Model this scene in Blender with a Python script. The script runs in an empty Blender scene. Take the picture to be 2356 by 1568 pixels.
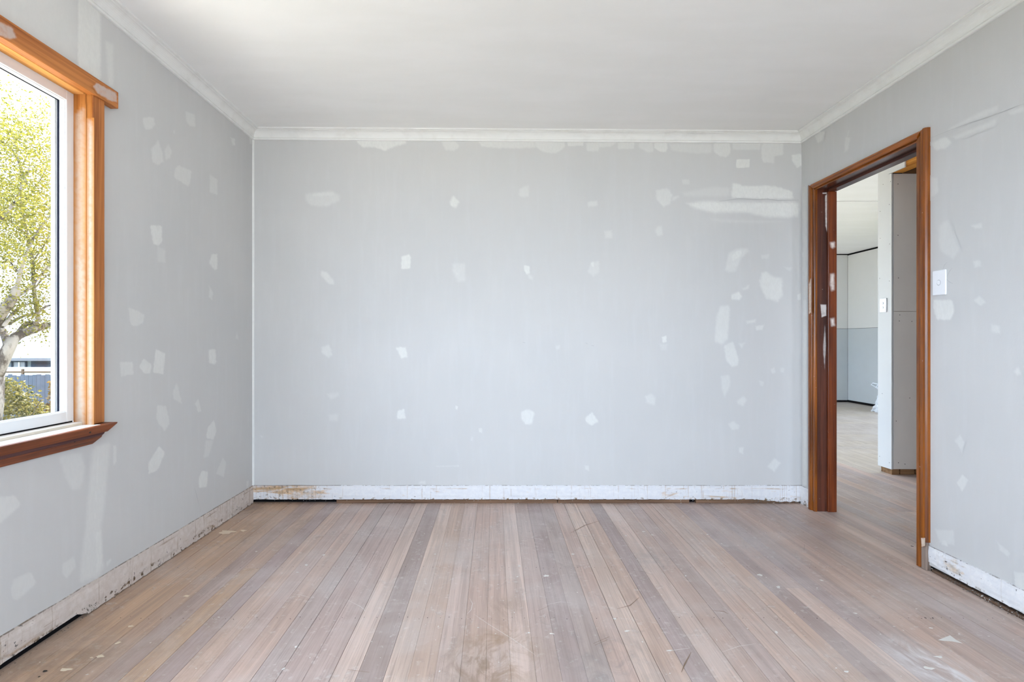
import bpy, bmesh, math, random
import numpy as np
from mathutils import Vector, Matrix, noise as mnoise
random.seed(7)
scene = bpy.context.scene
C = scene.collection

# ------------------------------------------------------------------ camera, sky, sun, exposure
F, VX, VY, EYE = 1210.0, 1137.0, 784.0, 1.08         # focal length and vanishing point in pixels, eye height
XL, XR, YB, YN = -1.606, 2.045, 3.50, -2.0          # room: left wall, right wall, back wall, near wall
cam = bpy.data.cameras.new('camera'); camo = bpy.data.objects.new('camera', cam); C.objects.link(camo)
camo.location = (0, 0, EYE); camo.rotation_euler = (math.pi/2, 0, 0)
cam.sensor_width = 36; cam.lens = F*36/2356; cam.shift_x = (1178-VX)/2356; cam.clip_start = .02; cam.clip_end = 300
scene.camera = camo
w = bpy.data.worlds.new('sky'); scene.world = w; w.use_nodes = True
bg = w.node_tree.nodes['Background']
bg.inputs[0].default_value = (.69, .85, 1.05, 1); bg.inputs[1].default_value = 6.5
sun = bpy.data.lights.new('sun', 'SUN'); suno = bpy.data.objects.new('sun', sun); C.objects.link(suno)
sun.energy = 16; sun.angle = math.radians(.6); sun.color = (1, .95, .86)
suno.rotation_euler = Vector((.16, -.62, -.80)).to_track_quat('-Z', 'Y').to_euler()
scene.view_settings.view_transform = 'Standard'; scene.view_settings.look = 'None'
scene.view_settings.gamma = 1; scene.view_settings.use_curve_mapping = False
scene.view_settings.exposure = 0.51
scene.cycles.max_bounces = 14; scene.cycles.diffuse_bounces = 9; scene.cycles.transparent_max_bounces = 24
scene.cycles.use_denoising = True
def portal(loc, rot, sx, sy):
    l = bpy.data.lights.new('window_portal', 'AREA'); l.shape = 'RECTANGLE'; l.size = sx; l.size_y = sy
    l.cycles.is_portal = True
    o = bpy.data.objects.new('window_portal', l); C.objects.link(o); o.location = loc; o.rotation_euler = rot
H = math.pi/2
WY0, WY1, WZ0, WZ1 = -.55, 2.07, .765, 2.055           # left window opening
NX0, NX1, NZ0, NZ1 = -1.1, 1.95, .10, 2.28              # unseen window behind the camera, placed and sized to light the room
XFL = 1.30
FY0, FY1, FZ0, FZ1 = 4.85, 8.8, .15, 2.35               # unseen far room window, added to light that room
portal((XL-.16, (WY0+WY1)/2, (WZ0+WZ1)/2), (0, -H, 0), WZ1-WZ0, WY1-WY0)
GY0, GY1 = 5.2, 7.6                                     # unseen side window, added to brighten the far room
portal((2.68, -.30, 1.2), (H, 0, 0), .96, 2.4)         # unseen glazed door added at the near end of the hall for light
portal((6.25+.16, (GY0+GY1)/2, (FZ0+FZ1)/2), (0, H, 0), FZ1-FZ0, GY1-GY0)
portal(((NX0+NX1)/2, YN-.14, (NZ0+NZ1)/2), (H, 0, 0), NX1-NX0, NZ1-NZ0)
portal((XFL-.16, (FY0+FY1)/2, (FZ0+FZ1)/2), (0, -H, 0), FZ1-FZ0, FY1-FY0)

# ------------------------------------------------------------------ survey helpers: points of the photo on real planes
def pL(px, py, X=XL): y = F*(-X)/(VX-px); return Vector((X, y, EYE+(VY-py)*y/F))
def pR(px, py, X=XR): y = F*X/(px-VX); return Vector((X, y, EYE+(VY-py)*y/F))
def pB(px, py, Y=YB): return Vector(((px-VX)*Y/F, Y, EYE+(VY-py)*Y/F))
def pF(px, py, Z=0.): y = F*(EYE-Z)/(py-VY); return Vector(((px-VX)*y/F, y, Z))

# ------------------------------------------------------------------ mesh helpers
class MB:
    def __init__(s): s.v = []; s.f = []; s.a = None
    def add(s, vs, fs):
        n = len(s.v); s.v += [tuple(p) for p in vs]; s.f += [tuple(i+n for i in f) for f in fs]; return s
    def box(s, x0, x1, y0, y1, z0, z1, c=0.):
        if c <= 0:
            vs = [(x, y, z) for x in (x0, x1) for y in (y0, y1) for z in (z0, z1)]
            fs = [(0,1,3,2), (4,6,7,5), (0,4,5,1), (2,3,7,6), (0,2,6,4), (1,5,7,3)]
            return s.add(vs, fs)
        bm = bmesh.new()
        bmesh.ops.create_cube(bm, size=1, matrix=Matrix.Translation(((x0+x1)/2, (y0+y1)/2, (z0+z1)/2)) @ Matrix.Diagonal((x1-x0, y1-y0, z1-z0, 1)))
        bmesh.ops.bevel(bm, geom=bm.edges[:], offset=c, segments=1, affect='EDGES')
        bm.verts.index_update()
        s.add([v.co[:] for v in bm.verts], [[v.index for v in f.verts] for f in bm.faces]); bm.free(); return s
    def loft(s, rings, closed=True, caps=True):
        n = len(rings[0]); vs = [p for r in rings for p in r]; fs = []
        for i in range(len(rings)-1):
            for j in range(n if closed else n-1):
                k = (j+1) % n
                fs.append((i*n+j, i*n+k, (i+1)*n+k, (i+1)*n+j))
        if caps and closed: fs += [tuple(range(n))[::-1], tuple((len(rings)-1)*n+j for j in range(n))]
        return s.add(vs, fs)
    def tube(s, pts, rad, n=7):
        rings = []
        for i, p in enumerate(pts):
            p = Vector(p); d = Vector(pts[min(i+1, len(pts)-1)])-Vector(pts[max(i-1, 0)]); d.normalize()
            u = d.cross(Vector((.3, .2, 1)) if abs(d.z) < .9 else Vector((1, 0, 0))).normalized(); v = d.cross(u)
            r = rad[i] if hasattr(rad, '__len__') else rad
            rings.append([p+u*math.cos(t*2*math.pi/n)*r+v*math.sin(t*2*math.pi/n)*r for t in range(n)])
        return s.loft(rings)
    def build(s, name, mat, parent=None, smooth=False, kind=None, fix=True):
        me = bpy.data.meshes.new(name); me.from_pydata(s.v, [], s.f)
        if fix:
            bm = bmesh.new(); bm.from_mesh(me); bmesh.ops.recalc_face_normals(bm, faces=bm.faces[:]); bm.to_mesh(me); bm.free()
        if smooth: me.shade_smooth()
        if s.a is not None:
            at = me.attributes.new('filler', 'FLOAT', 'POINT'); at.data.foreach_set('value', s.a)
        me.materials.append(mat)
        o = bpy.data.objects.new(name, me); C.objects.link(o)
        if parent: o.parent = parent
        if kind: o['kind'] = kind
        return o
def empty(name, label=None, cat=None, kind=None, loc=(0, 0, 0), group=None):
    o = bpy.data.objects.new(name, None); C.objects.link(o); o.location = loc
    return tag(o, label, cat, kind, group)
def tag(o, label=None, cat=None, kind=None, group=None):
    if label: o['label'] = label
    if cat: o['category'] = cat
    if kind: o['kind'] = kind
    if group: o['group'] = group
    return o

# ------------------------------------------------------------------ materials
def srgb(r, g, b):
    f = lambda c: (c/255/12.92) if c/255 <= .04045 else ((c/255+.055)/1.055)**2.4
    return (f(r), f(g), f(b), 1)
class NT:
    def __init__(s, name, rough=.8, spec=.3):
        s.m = bpy.data.materials.new(name); s.m.use_nodes = True; s.t = s.m.node_tree; s.n = s.t.nodes
        s.b = s.n['Principled BSDF']; s.b.inputs['Roughness'].default_value = rough; s.b.inputs['Specular IOR Level'].default_value = spec
        s.pos = s.n.new('ShaderNodeNewGeometry').outputs['Position']
    def link(s, a, b): s.t.links.new(a, b)
    def setin(s, sock, v):
        if hasattr(v, 'is_output'): s.link(v, sock)
        else: sock.default_value = v
    def scale(s, sx, sy, sz, src=None, off=(0, 0, 0)):
        m = s.n.new('ShaderNodeMapping'); m.inputs['Scale'].default_value = (sx, sy, sz); m.inputs['Location'].default_value = off
        s.link(src or s.pos, m.inputs['Vector']); return m.outputs[0]
    def noise(s, vec, scale=1., detail=4., rough=.55, dist=0.):
        n = s.n.new('ShaderNodeTexNoise'); n.inputs['Scale'].default_value = scale; n.inputs['Detail'].default_value = detail
        n.inputs['Roughness'].default_value = rough; n.inputs['Distortion'].default_value = dist
        s.link(vec, n.inputs['Vector']); return n.outputs['Fac']
    def ramp(s, fac, lo, hi, a=0., b=1.):
        r = s.n.new('ShaderNodeMapRange'); r.interpolation_type = 'SMOOTHSTEP'
        r.inputs['From Min'].default_value = lo; r.inputs['From Max'].default_value = hi
        r.inputs['To Min'].default_value = a; r.inputs['To Max'].default_value = b
        s.link(fac, r.inputs['Value']); return r.outputs['Result']
    def math(s, op, a, b=None):
        m = s.n.new('ShaderNodeMath'); m.operation = op; s.setin(m.inputs[0], a)
        if b is not None: s.setin(m.inputs[1], b)
        return m.outputs[0]
    def mix(s, fac, a, b, mode='MIX'):
        m = s.n.new('ShaderNodeMix'); m.data_type = 'RGBA'; m.blend_type = mode
        s.setin(m.inputs[0], fac); s.setin(m.inputs[6], a); s.setin(m.inputs[7], b); return m.outputs[2]
    def attr(s, name='filler', out='Fac'):
        a = s.n.new('ShaderNodeAttribute'); a.attribute_name = name; return a.outputs[out]
    def xyz(s):
        x = s.n.new('ShaderNodeSeparateXYZ'); s.link(s.pos, x.inputs[0]); return x.outputs
    def near(s, c, r0, r1, squash=(1, 1, 1)):
        """mask: 1 inside r0 of the point c, 0 outside r1"""
        v = s.n.new('ShaderNodeVectorMath'); v.operation = 'SUBTRACT'; s.link(s.pos, v.inputs[0]); v.inputs[1].default_value = c
        m = s.n.new('ShaderNodeVectorMath'); m.operation = 'MULTIPLY'; s.link(v.outputs[0], m.inputs[0]); m.inputs[1].default_value = squash
        l = s.n.new('ShaderNodeVectorMath'); l.operation = 'LENGTH'; s.link(m.outputs[0], l.inputs[0])
        return s.ramp(l.outputs['Value'], r0, r1, 1., 0.)
    def bump(s, h, strength=.2, dist=.002):
        b = s.n.new('ShaderNodeBump'); b.inputs['Strength'].default_value = strength; b.inputs['Distance'].default_value = dist
        s.link(h, b.inputs['Height']); s.link(b.outputs[0], s.b.inputs['Normal'])
    def color(s, c): s.setin(s.b.inputs['Base Color'], c); return s
def plain(name, col, rough=.6, spec=.3, var=.06, vs=30):
    t = NT(name, rough, spec); n = t.noise(t.pos, vs, 3)
    d = tuple(c*(1-var) for c in col[:3])+(1,); u = tuple(min(1, c*(1+var)) for c in col[:3])+(1,)
    t.color(t.mix(n, d, u)); return t.m

# painted wall with plaster filler where the mesh carries the filler attribute
t = NT('grey_wall_paint', .62, .25)
n1 = t.noise(t.pos, 1.3, 3); n2 = t.noise(t.scale(9, 9, 1.2), 3, 3)
wallc = t.mix(t.ramp(n1, .35, .65), (.590, .586, .578, 1), (.612, .605, .594, 1))
wallc = t.mix(t.math('MULTIPLY', t.ramp(n2, .45, .75), .25), wallc, (.645, .642, .640, 1))
st = t.noise(t.scale(14, 14, 6), 6, 5, .65); st2 = t.noise(t.pos, 28, 4)
mask = t.math('MULTIPLY', t.attr(), t.ramp(t.math('ADD', st, t.math('MULTIPLY', st2, .5)), .55, .95, .78, 1.06))
fillc = t.mix(t.noise(t.pos, 9, 3), (.74, .74, .70, 1), (.80, .80, .78, 1))
t.color(t.mix(mask, wallc, fillc)); t.bump(t.math('ADD', t.noise(t.pos, 160, 2), t.math('MULTIPLY', st2, t.attr())), .12, .0015)
M_wall = t.m
t = NT('ceiling_paint', .75, .15)
t.color(t.mix(t.ramp(t.noise(t.scale(.9, 3, 1), 2, 3), .35, .7), (.87, .87, .855, 1), (.895, .895, .885, 1))); t.bump(t.noise(t.pos, 90, 2), .08)
M_ceil = t.m
t = NT('cornice_plaster', .7, .2)
t.color(t.mix(t.ramp(t.noise(t.pos, 14, 5), .45, .75), (.83, .83, .81, 1), (.78, .775, .75, 1))); t.bump(t.noise(t.pos, 60, 3), .15)
M_corn = t.m
# stripped skirting strip: rough flaking white paint with brown glue, grime and a painted shadow line on top
def strip_mat(name, paint, paint2, stain, zones, seed, axis, lines=.35, mould=0.):
    t = NT(name, .8, .2); o = (seed, seed*1.7, seed*.3); X = t.xyz(); a, z = X[axis], X[2]
    S = lambda l, v: t.scale(*((l, l, v) if True else ()), off=o)
    fine = t.noise(S(34, 34), 1, 6, .7); big = t.noise(S(4, 16), 1, 5, .65, .8); drip = t.noise(S(85, 2.5), 1, 3, .6); hor = t.noise(S(3, 70), 1, 3, .6)
    zone = None
    for c_, hw, k in zones:
        w_ = t.ramp(t.math('ABSOLUTE', t.math('SUBTRACT', a, c_)), hw*.55, hw, k, 0.)
        zone = w_ if zone is None else t.math('ADD', zone, w_)
    c = t.mix(t.ramp(fine, .35, .7), paint, paint2)
    mb = t.ramp(t.math('ADD', t.math('ADD', big, t.math('MULTIPLY', zone, .22)), t.math('MULTIPLY', fine, .18)), .74, .92)
    st2 = tuple(q*.5 for q in stain[:3])+(1,)
    c = t.mix(t.math('MULTIPLY', mb, .8), c, t.mix(t.ramp(fine, .4, .6), stain, tuple(min(.7, q*1.6) for q in stain[:3])+(1,)))
    c = t.mix(t.math('MULTIPLY', t.ramp(t.math('ADD', drip, t.math('MULTIPLY', zone, .10)), .62, .70), lines), c, stain)
    c = t.mix(t.math('MULTIPLY', t.ramp(t.math('ADD', hor, t.math('MULTIPLY', zone, .08)), .68, .74), t.math('MULTIPLY', t.ramp(big, .45, .6), .8)), c, stain)
    band = t.math('MULTIPLY', t.ramp(t.math('ABSOLUTE', t.math('SUBTRACT', z, .099)), .0015, .006, 1., 0.), t.ramp(t.math('ADD', big, t.math('MULTIPLY', zone, .1)), .52, .64))
    c = t.mix(t.math('MULTIPLY', band, .6), c, stain)
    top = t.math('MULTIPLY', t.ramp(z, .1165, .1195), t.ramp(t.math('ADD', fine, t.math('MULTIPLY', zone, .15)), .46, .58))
    c = t.mix(t.math('MULTIPLY', top, .65), c, (.10, .07, .05, 1))  # broken dark line on the top edge: painted shadow mixed with dirt
    bot = t.math('MULTIPLY', t.ramp(z, .030, .046, 1., 0.), t.ramp(t.math('ADD', fine, t.math('MULTIPLY', big, .3)), .69, .78))
    c = t.mix(bot, c, st2)
    if mould:
        sp = t.noise(S(60, 60), 1, 3, .55); c = t.mix(t.math('MULTIPLY', t.ramp(t.math('ADD', sp, t.math('MULTIPLY', zone, .10)), .70, .75), mould), c, (.07, .065, .06, 1))
    t.color(c); t.bump(t.math('ADD', fine, big), .35, .003); return t.m
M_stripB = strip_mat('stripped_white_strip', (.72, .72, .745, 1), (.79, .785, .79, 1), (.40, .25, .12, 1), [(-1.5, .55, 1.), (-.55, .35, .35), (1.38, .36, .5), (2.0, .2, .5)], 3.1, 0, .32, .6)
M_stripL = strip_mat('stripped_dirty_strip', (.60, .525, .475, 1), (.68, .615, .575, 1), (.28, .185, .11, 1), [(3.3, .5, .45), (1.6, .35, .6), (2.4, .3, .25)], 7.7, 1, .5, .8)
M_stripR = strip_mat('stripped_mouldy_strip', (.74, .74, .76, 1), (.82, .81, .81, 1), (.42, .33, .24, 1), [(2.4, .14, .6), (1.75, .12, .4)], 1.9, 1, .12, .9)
def wood(name, dark, light, axis, rough=.4, spec=.45, fill=(.78, .70, .62, 1), streak=40, wear=None):
    t = NT(name, rough, spec)
    sc = {'x': (1.2, streak, streak), 'y': (streak, 1.2, streak), 'z': (streak, streak, 1.2)}[axis]
    g = t.noise(t.scale(*sc), 1, 5, .6, .6); p = t.noise(t.scale(*[q*4 for q in sc]), 1, 2); b = t.noise(t.pos, 3, 2)
    c = t.mix(t.ramp(t.math('ADD', t.math('MULTIPLY', g, .8), t.math('MULTIPLY', b, .2)), .32, .68), dark, light)
    c = t.mix(t.math('MULTIPLY', t.ramp(p, .55, .72), .35), c, tuple(q*.45 for q in dark[:3])+(1,))
    n = t.noise(t.pos, 45, 4, .65)
    if wear: c = t.mix(t.math('MULTIPLY', t.ramp(n, .69, .73), wear), c, fill)
    c = t.mix(t.math('MULTIPLY', t.attr(), t.ramp(n, .3, .6, .72, 1.05)), c, fill)
    t.color(c); t.bump(g, .12, .001); return t.m
O1, O2 = srgb(150, 84, 36), srgb(200, 128, 66)
M_wz = wood('honey_timber_upright', O1, O2, 'z', .5, .35); M_wy = wood('honey_timber_rail', O1, O2, 'y', .5, .35, (.55, .46, .42, 1))
J1, J2 = srgb(160, 98, 46), srgb(186, 126, 68)
M_jz = wood('pale_jamb_upright', J1, J2, 'z', .8, .04, (.48, .415, .345, 1)); M_jy = wood('pale_jamb_head', srgb(196, 134, 72), srgb(224, 168, 102), 'y', .8, .05)
M_sill = wood('red_brown_sill', srgb(92, 44, 22), srgb(148, 80, 44), 'y', .5, .4, (.80, .78, .76, 1))
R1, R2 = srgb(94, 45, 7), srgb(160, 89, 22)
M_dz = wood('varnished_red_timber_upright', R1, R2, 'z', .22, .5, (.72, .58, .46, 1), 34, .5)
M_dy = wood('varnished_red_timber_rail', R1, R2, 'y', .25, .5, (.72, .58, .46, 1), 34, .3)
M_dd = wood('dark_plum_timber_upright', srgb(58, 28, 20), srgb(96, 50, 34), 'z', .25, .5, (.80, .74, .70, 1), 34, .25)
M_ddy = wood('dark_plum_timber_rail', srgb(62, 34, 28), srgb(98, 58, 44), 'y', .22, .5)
M_raw = wood('raw_framing_timber', srgb(98, 70, 46), srgb(152, 116, 82), 'x', .8, .2)
M_rawy = wood('raw_orange_lintel', srgb(150, 90, 30), srgb(212, 150, 70), 'y', .8, .2)
M_dark = plain('dark_cavity', (.012, .011, .012, 1), .95, .05)
M_alu = plain('white_powder_coat', (.78, .79, .80, 1), .35, .4, .01)
M_rubber = plain('dark_glazing_rubber', (.006, .007, .016, 1), .8, .1)
M_plastic = plain('white_plastic', (.84, .85, .88, 1), .3, .45, .01)
M_bezel = plain('grey_plastic_edge', (.45, .47, .50, 1), .5, .3, .01)  # even grey of the ring round each rocker
M_screw = plain('screw_steel', (.12, .11, .10, 1), .6, .3)
M_gibw = plain('white_plasterboard', (.66, .66, .65, 1), .8, .15, .02, 6)
M_gibg = plain('grey_plasterboard', (.70, .655, .615, 1), .85, .1, .06, 5)
M_gibb = plain('blue_grey_plasterboard', (.50, .53, .55, 1), .85, .1, .04, 5)
M_ext = plain('exterior_weatherboard', (.7, .7, .68, 1), .8)
t = NT('window_glass'); t.n.remove(t.b)
tr = t.n.new('ShaderNodeBsdfTransparent'); gl = t.n.new('ShaderNodeBsdfGlossy'); gl.inputs['Roughness'].default_value = .02
mx = t.n.new('ShaderNodeMixShader'); fr = t.n.new('ShaderNodeLayerWeight'); fr.inputs[0].default_value = .5
t.link(t.math('ADD', t.math('MULTIPLY', t.math('POWER', fr.outputs['Facing'], 5.), .5), .03), mx.inputs[0]); t.link(tr.outputs[0], mx.inputs[1]); t.link(gl.outputs[0], mx.inputs[2])
t.link(mx.outputs[0], t.n['Material Output'].inputs[0]); M_glass = t.m

# sanded floorboards: each board carries its own tone in the object colour
t = NT('sanded_floorboard', .44, .5)
oi = t.n.new('ShaderNodeObjectInfo'); rnd = oi.outputs['Random']; base = oi.outputs['Color']
cmb = t.n.new('ShaderNodeCombineXYZ'); t.link(t.math('MULTIPLY', rnd, 37.), cmb.inputs[1]); t.link(t.math('MULTIPLY', rnd, 11.), cmb.inputs[2])
va = t.n.new('ShaderNodeVectorMath'); t.link(t.pos, va.inputs[0]); t.link(cmb.outputs[0], va.inputs[1]); bp = va.outputs[0]
g1 = t.noise(t.scale(120, 1.6, 1, bp), 1, 5, .6, .5); g2 = t.noise(t.scale(22, .9, 1, bp), 1, 4, .6, 1.2); g3 = t.noise(t.scale(420, 4, 1, bp), 1, 2)
c = t.mix(t.ramp(g2, .3, .7), t.mix(.5, base, (.27, .20, .165, 1)), base)
c = t.mix(t.math('MULTIPLY', t.ramp(g1, .48, .72), .52), c, t.mix(.55, base, (.20, .14, .11, 1)))
c = t.mix(t.math('MULTIPLY', t.ramp(g3, .52, .72), .34), c, (.16, .11, .09, 1))
d1 = t.noise(t.pos, 2.6, 5, .62, .4); d2 = t.noise(t.scale(9, 5, 1), 1, 5, .7, 1.5); d3 = t.noise(t.pos, 34, 4, .7)
c = t.mix(t.math('MULTIPLY', t.ramp(d1, .40, .68), .30), c, (.60, .545, .52, 1))                 # sanding dust haze
c = t.mix(t.math('MULTIPLY', t.ramp(d2, .56, .72), .36), c, (.25, .195, .17, 1))                 # old polish left behind
c = t.mix(t.math('MULTIPLY', t.ramp(t.math('ADD', t.math('MULTIPLY', d3, .6), t.math('MULTIPLY', d2, .4)), .54, .64), .34), c, (.70, .66, .63, 1))
for (px, py, r, col, k) in [(1155, 1500, .17, (.33, .215, .135, 1), .85), (1085, 1545, .13, (.26, .18, .13, 1), .8), (1160, 1400, .10, (.30, .21, .15, 1), .5), (1400, 1530, .22, (.26, .22, .205, 1), .5),
        (1500, 1285, .12, (.30, .26, .24, 1), .4), (420, 1490, .30, (.30, .20, .12, 1), .3), (640, 1215, .3, (.32, .23, .17, 1), .4), (120, 1525, .25, (.25, .17, .11, 1), .4),
        (2150, 1530, .13, (.80, .79, .80, 1), .7), (2010, 1190, .30, (.42, .40, .40, 1), .45), (1750, 1250, .3, (.36, .32, .31, 1), .3), (585, 1170, .12, (.16, .11, .08, 1), .45)]:
    p = pF(px, py)
    mk = t.math('MULTIPLY', t.near((p.x, p.y, 0), r*.15, r*1.3, (1, .75, 1)), t.ramp(d2, .38, .62, .1, 1.))
    c = t.mix(t.math('MULTIPLY', mk, k), c, col)
scr = t.noise(t.scale(34, 3, 1, off=(3, 1, 0)), 1, 3, .5, 3.5)
c = t.mix(t.math('MULTIPLY', t.ramp(t.math('ABSOLUTE', t.math('SUBTRACT', scr, .5)), .0, .012, 1., 0.), t.math('MULTIPLY', t.ramp(d1, .52, .6), .22)), c, (.78, .75, .72, 1))
t.color(c); t.bump(t.math('ADD', t.math('MULTIPLY', g1, .6), d3), .18, .0015); M_board = t.m
M_drip = plain('dried_paint_drip', (.68, .65, .61, 1), .6, .3, .08)
M_creamdrip = plain('cream_paint_drip', (.72, .62, .48, 1), .5, .3, .08)
M_nail = plain('dark_nail_hole', (.05, .04, .035, 1), .8)

# ------------------------------------------------------------------ room shell
HC_L, HC_R = 2.482, 2.458                              # the old ceiling runs out of level
def hc(x): return HC_L+(HC_R-HC_L)*(x-XL)/(XR-XL)
GAP = .028
T = .10
DY0, DY1, DZ = 2.531, 3.330, 2.036                     # doorway in the right wall
m = MB(); m.box(XL-T, XR+.117, YB, YB+T, GAP, 2.75); wall_back = tag(m.build('wall_back', M_wall), 'grey painted back wall with white filler patches', kind='structure')
m = MB()
for a in ((YN, WY0-.02, GAP, 2.75), (WY1+.02, YB, GAP, 2.75), (WY0-.02, WY1+.02, GAP, WZ0-.03), (WY0-.02, WY1+.02, WZ1+.015, 2.75)): m.box(XL-T, XL, *a)
wall_left = tag(m.build('wall_left', M_wall), 'grey painted left wall around the window', kind='structure')
m = MB()
for a in ((YN, DY0-.012, GAP, 2.75), (DY1+.012, YB, GAP, 2.75), (DY0-.012, DY1+.012, DZ+.012, 2.75)): m.box(XR, XR+.117, *a)
wall_right = tag(m.build('wall_right', M_wall), 'grey painted right wall around the doorway', kind='structure')
m = MB()
for a in ((XL-T, NX0, 0, 2.75), (NX1, XR+T, 0, 2.75), (NX0, NX1, 0, NZ0), (NX0, NX1, NZ1, 2.75)): m.box(a[0], a[1], YN-T, YN, a[2], a[3])
wall_near = tag(m.build('wall_near', M_wall), kind='structure')
m = MB(); e = .2
m.add([(XL-T, YN-T, hc(XL)), (XR+.06, YN-T, hc(XR)), (XR+.06, YB+T, hc(XR)), (XL-T, YB+T, hc(XL)),
       (XL-T, YN-T, 2.72), (XR+.06, YN-T, 2.72), (XR+.06, YB+T, 2.72), (XL-T, YB+T, 2.72)],
      [(0,1,2,3), (4,7,6,5), (0,4,5,1), (1,5,6,2), (2,6,7,3), (3,7,4,0)])
ceiling = tag(m.build('ceiling', M_ceil), 'white painted ceiling', kind='structure')
m = MB(); m.box(XL-.55, 7.6, YN-.5, YB+T+.3, 2.76, 2.9); m.box(XFL-.4, 7.6, YB+T+.3, 10.2, 2.76, 2.9); tag(m.build('roof', M_ext), kind='structure')  # unseen roof slab and eave, put in to block sky and sun

# cornices: coved section, mitred in the corners
prof = [(0, -.066), (.009, -.066), (.0108, -.0642), (.0108, -.0565), (.0095, -.055), (.0062, -.0542), (.0088, -.0525), (.0112, -.0515)]
prof += [(.0112+.0325*(1-math.cos(a)), -.0515+.0385*math.sin(a)) for a in [i*math.pi/2/7 for i in range(1, 8)]]
prof += [(.0455, -.0118), (.0440, -.0098), (.0475, -.0085), (.0560, -.0082), (.0575, -.0065), (.0575, 0), (0, 0)]
def cornice(name, kind):
    m = MB(); rings = []
    if kind == 'L': rings = [[(XL+d, y, hc(XL)+h) for d, h in prof] for y in (YN,)] + [[(XL+d, YB-d, hc(XL)+h) for d, h in prof]]
    if kind == 'R': rings = [[(XR-d, YN, hc(XR)+h) for d, h in prof], [(XR-d, YB-d, hc(XR)+h) for d, h in prof]]
    if kind == 'B': rings = [[(XL+d, YB-d, hc(XL)+h) for d, h in prof], [(XR-d, YB-d, hc(XR)+h) for d, h in prof]]
    return tag(m.loft(rings).build(name, M_corn), 'white coved plaster cornice', kind='structure')
cornice('trim_1', 'L'); cornice('trim_2', 'B'); cornice('trim_3', 'R')

# filler patches: thin skins of plaster, feathered at the edge
PN = [0]; LAID = {}
def inside(P, gx, gy):
    # signed distance to the outline, positive inside
    d = np.full(gx.shape, 1e9); ins = np.zeros(gx.shape, bool)
    for i in range(len(P)):
        a, b = P[i], P[(i+1) % len(P)]; e = b-a; L2 = max(e @ e, 1e-9)
        t_ = np.clip(((gx-a[0])*e[0]+(gy-a[1])*e[1])/L2, 0, 1); d = np.minimum(d, np.hypot(gx-a[0]-t_*e[0], gy-a[1]-t_*e[1]))
        cr = (a[1] > gy) != (b[1] > gy)
        ins ^= cr & (gx < (b[0]-a[0])*(gy-a[1])/((b[1]-a[1]) if abs(b[1]-a[1]) > 1e-9 else 1e-9)+a[0])
    return np.where(ins, d, -d)+.6
def weight(P, feather, wob, sd, gx, gy):
    w_ = np.array([[mnoise.noise(Vector((x*.16, y*.16, sd)))+.6*mnoise.noise(Vector((x*.5, y*.45, sd+9))) for x, y in zip(rx, ry)] for rx, ry in zip(gx, gy)])
    k = np.clip((inside(P, gx, gy)+w_*wob*min(1., feather/4))/feather, 0, 1); return k*k*(3-2*k)
def patch(parent, conv, pts, strength=.6, feather=9., nrm=(0, -1, 0), mat=None, name='filler_patch', wob=1.6, off=.0004):
    # a fine skin of plaster on a small grid, its filler weight running out over the feather width at a ragged edge;
    # where it laps over an earlier patch it keeps that one's weight
    PN[0] += 1; off += 6e-6*PN[0]; N = Vector(nrm); P = np.array(pts, float)
    x0, y0 = P.min(0)-1.5; x1, y1 = P.max(0)+1.5
    c_ = max(min(feather*.45, 2.4), (x1-x0)/70, (y1-y0)/70, min(x1-x0, y1-y0)/26, .35)
    nx, ny = int((x1-x0)/c_)+2, int((y1-y0)/c_)+2
    gx, gy = np.meshgrid(np.linspace(x0, x1, nx), np.linspace(y0, y1, ny)); sd = strength*9+PN[0]
    k = weight(P, feather, wob, sd, gx, gy)
    k[0, :] = k[-1, :] = 0; k[:, 0] = k[:, -1] = 0
    val = k*strength; key = (parent.name, round(N.x), round(N.y), mat.name if mat else '')
    for Q, f2, w2, sd2, s2 in LAID.get(key, []):
        if Q[:, 0].min() < x1 and Q[:, 0].max() > x0 and Q[:, 1].min() < y1 and Q[:, 1].max() > y0: val = np.maximum(val, weight(Q, f2, w2, sd2, gx, gy)*s2)
    LAID.setdefault(key, []).append((P, feather, wob, sd, strength))
    keep = np.zeros((ny-1, nx-1), bool)
    for dy in (0, 1):
        for dx in (0, 1): keep |= k[dy:ny-1+dy, dx:nx-1+dx] > .01
    idx = -np.ones(gx.shape, int); m = MB(); m.a = []; vs = []; fs = []
    for j, i in zip(*np.nonzero(keep)):
        f = []
        for q in ((j, i), (j, i+1), (j+1, i+1), (j+1, i)):
            if idx[q] < 0: idx[q] = len(vs); vs.append(conv(gx[q], gy[q])+N*off); m.a.append(float(val[q]))
            f.append(int(idx[q]))
        fs.append(tuple(f))
    m.add(vs, fs)
    o = m.build(name, mat or M_wall, parent, fix=False)
    if len(o.data.polygons) and o.data.polygons[0].normal.dot(N) < 0: o.data.flip_normals()
    return o
def patches(parent, conv, nrm, ox, oy, sc, lst):
    for it in lst:
        s = it[0]; fe = it[1]; pts = [(ox+x*sc, oy+y*sc) for x, y in it[2]]
        r = .11 if len(pts) > 4 else .06
        pts = [(p[0]+(q[0]-p[0])*f, p[1]+(q[1]-p[1])*f) for p, q in zip(pts, pts[1:]+pts[:1]) for f in (r, 1-r)]
        patch(parent, conv, pts, s, fe, nrm)
LN, BN, RN = (1, 0, 0), (0, -1, 0), (-1, 0, 0)
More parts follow.
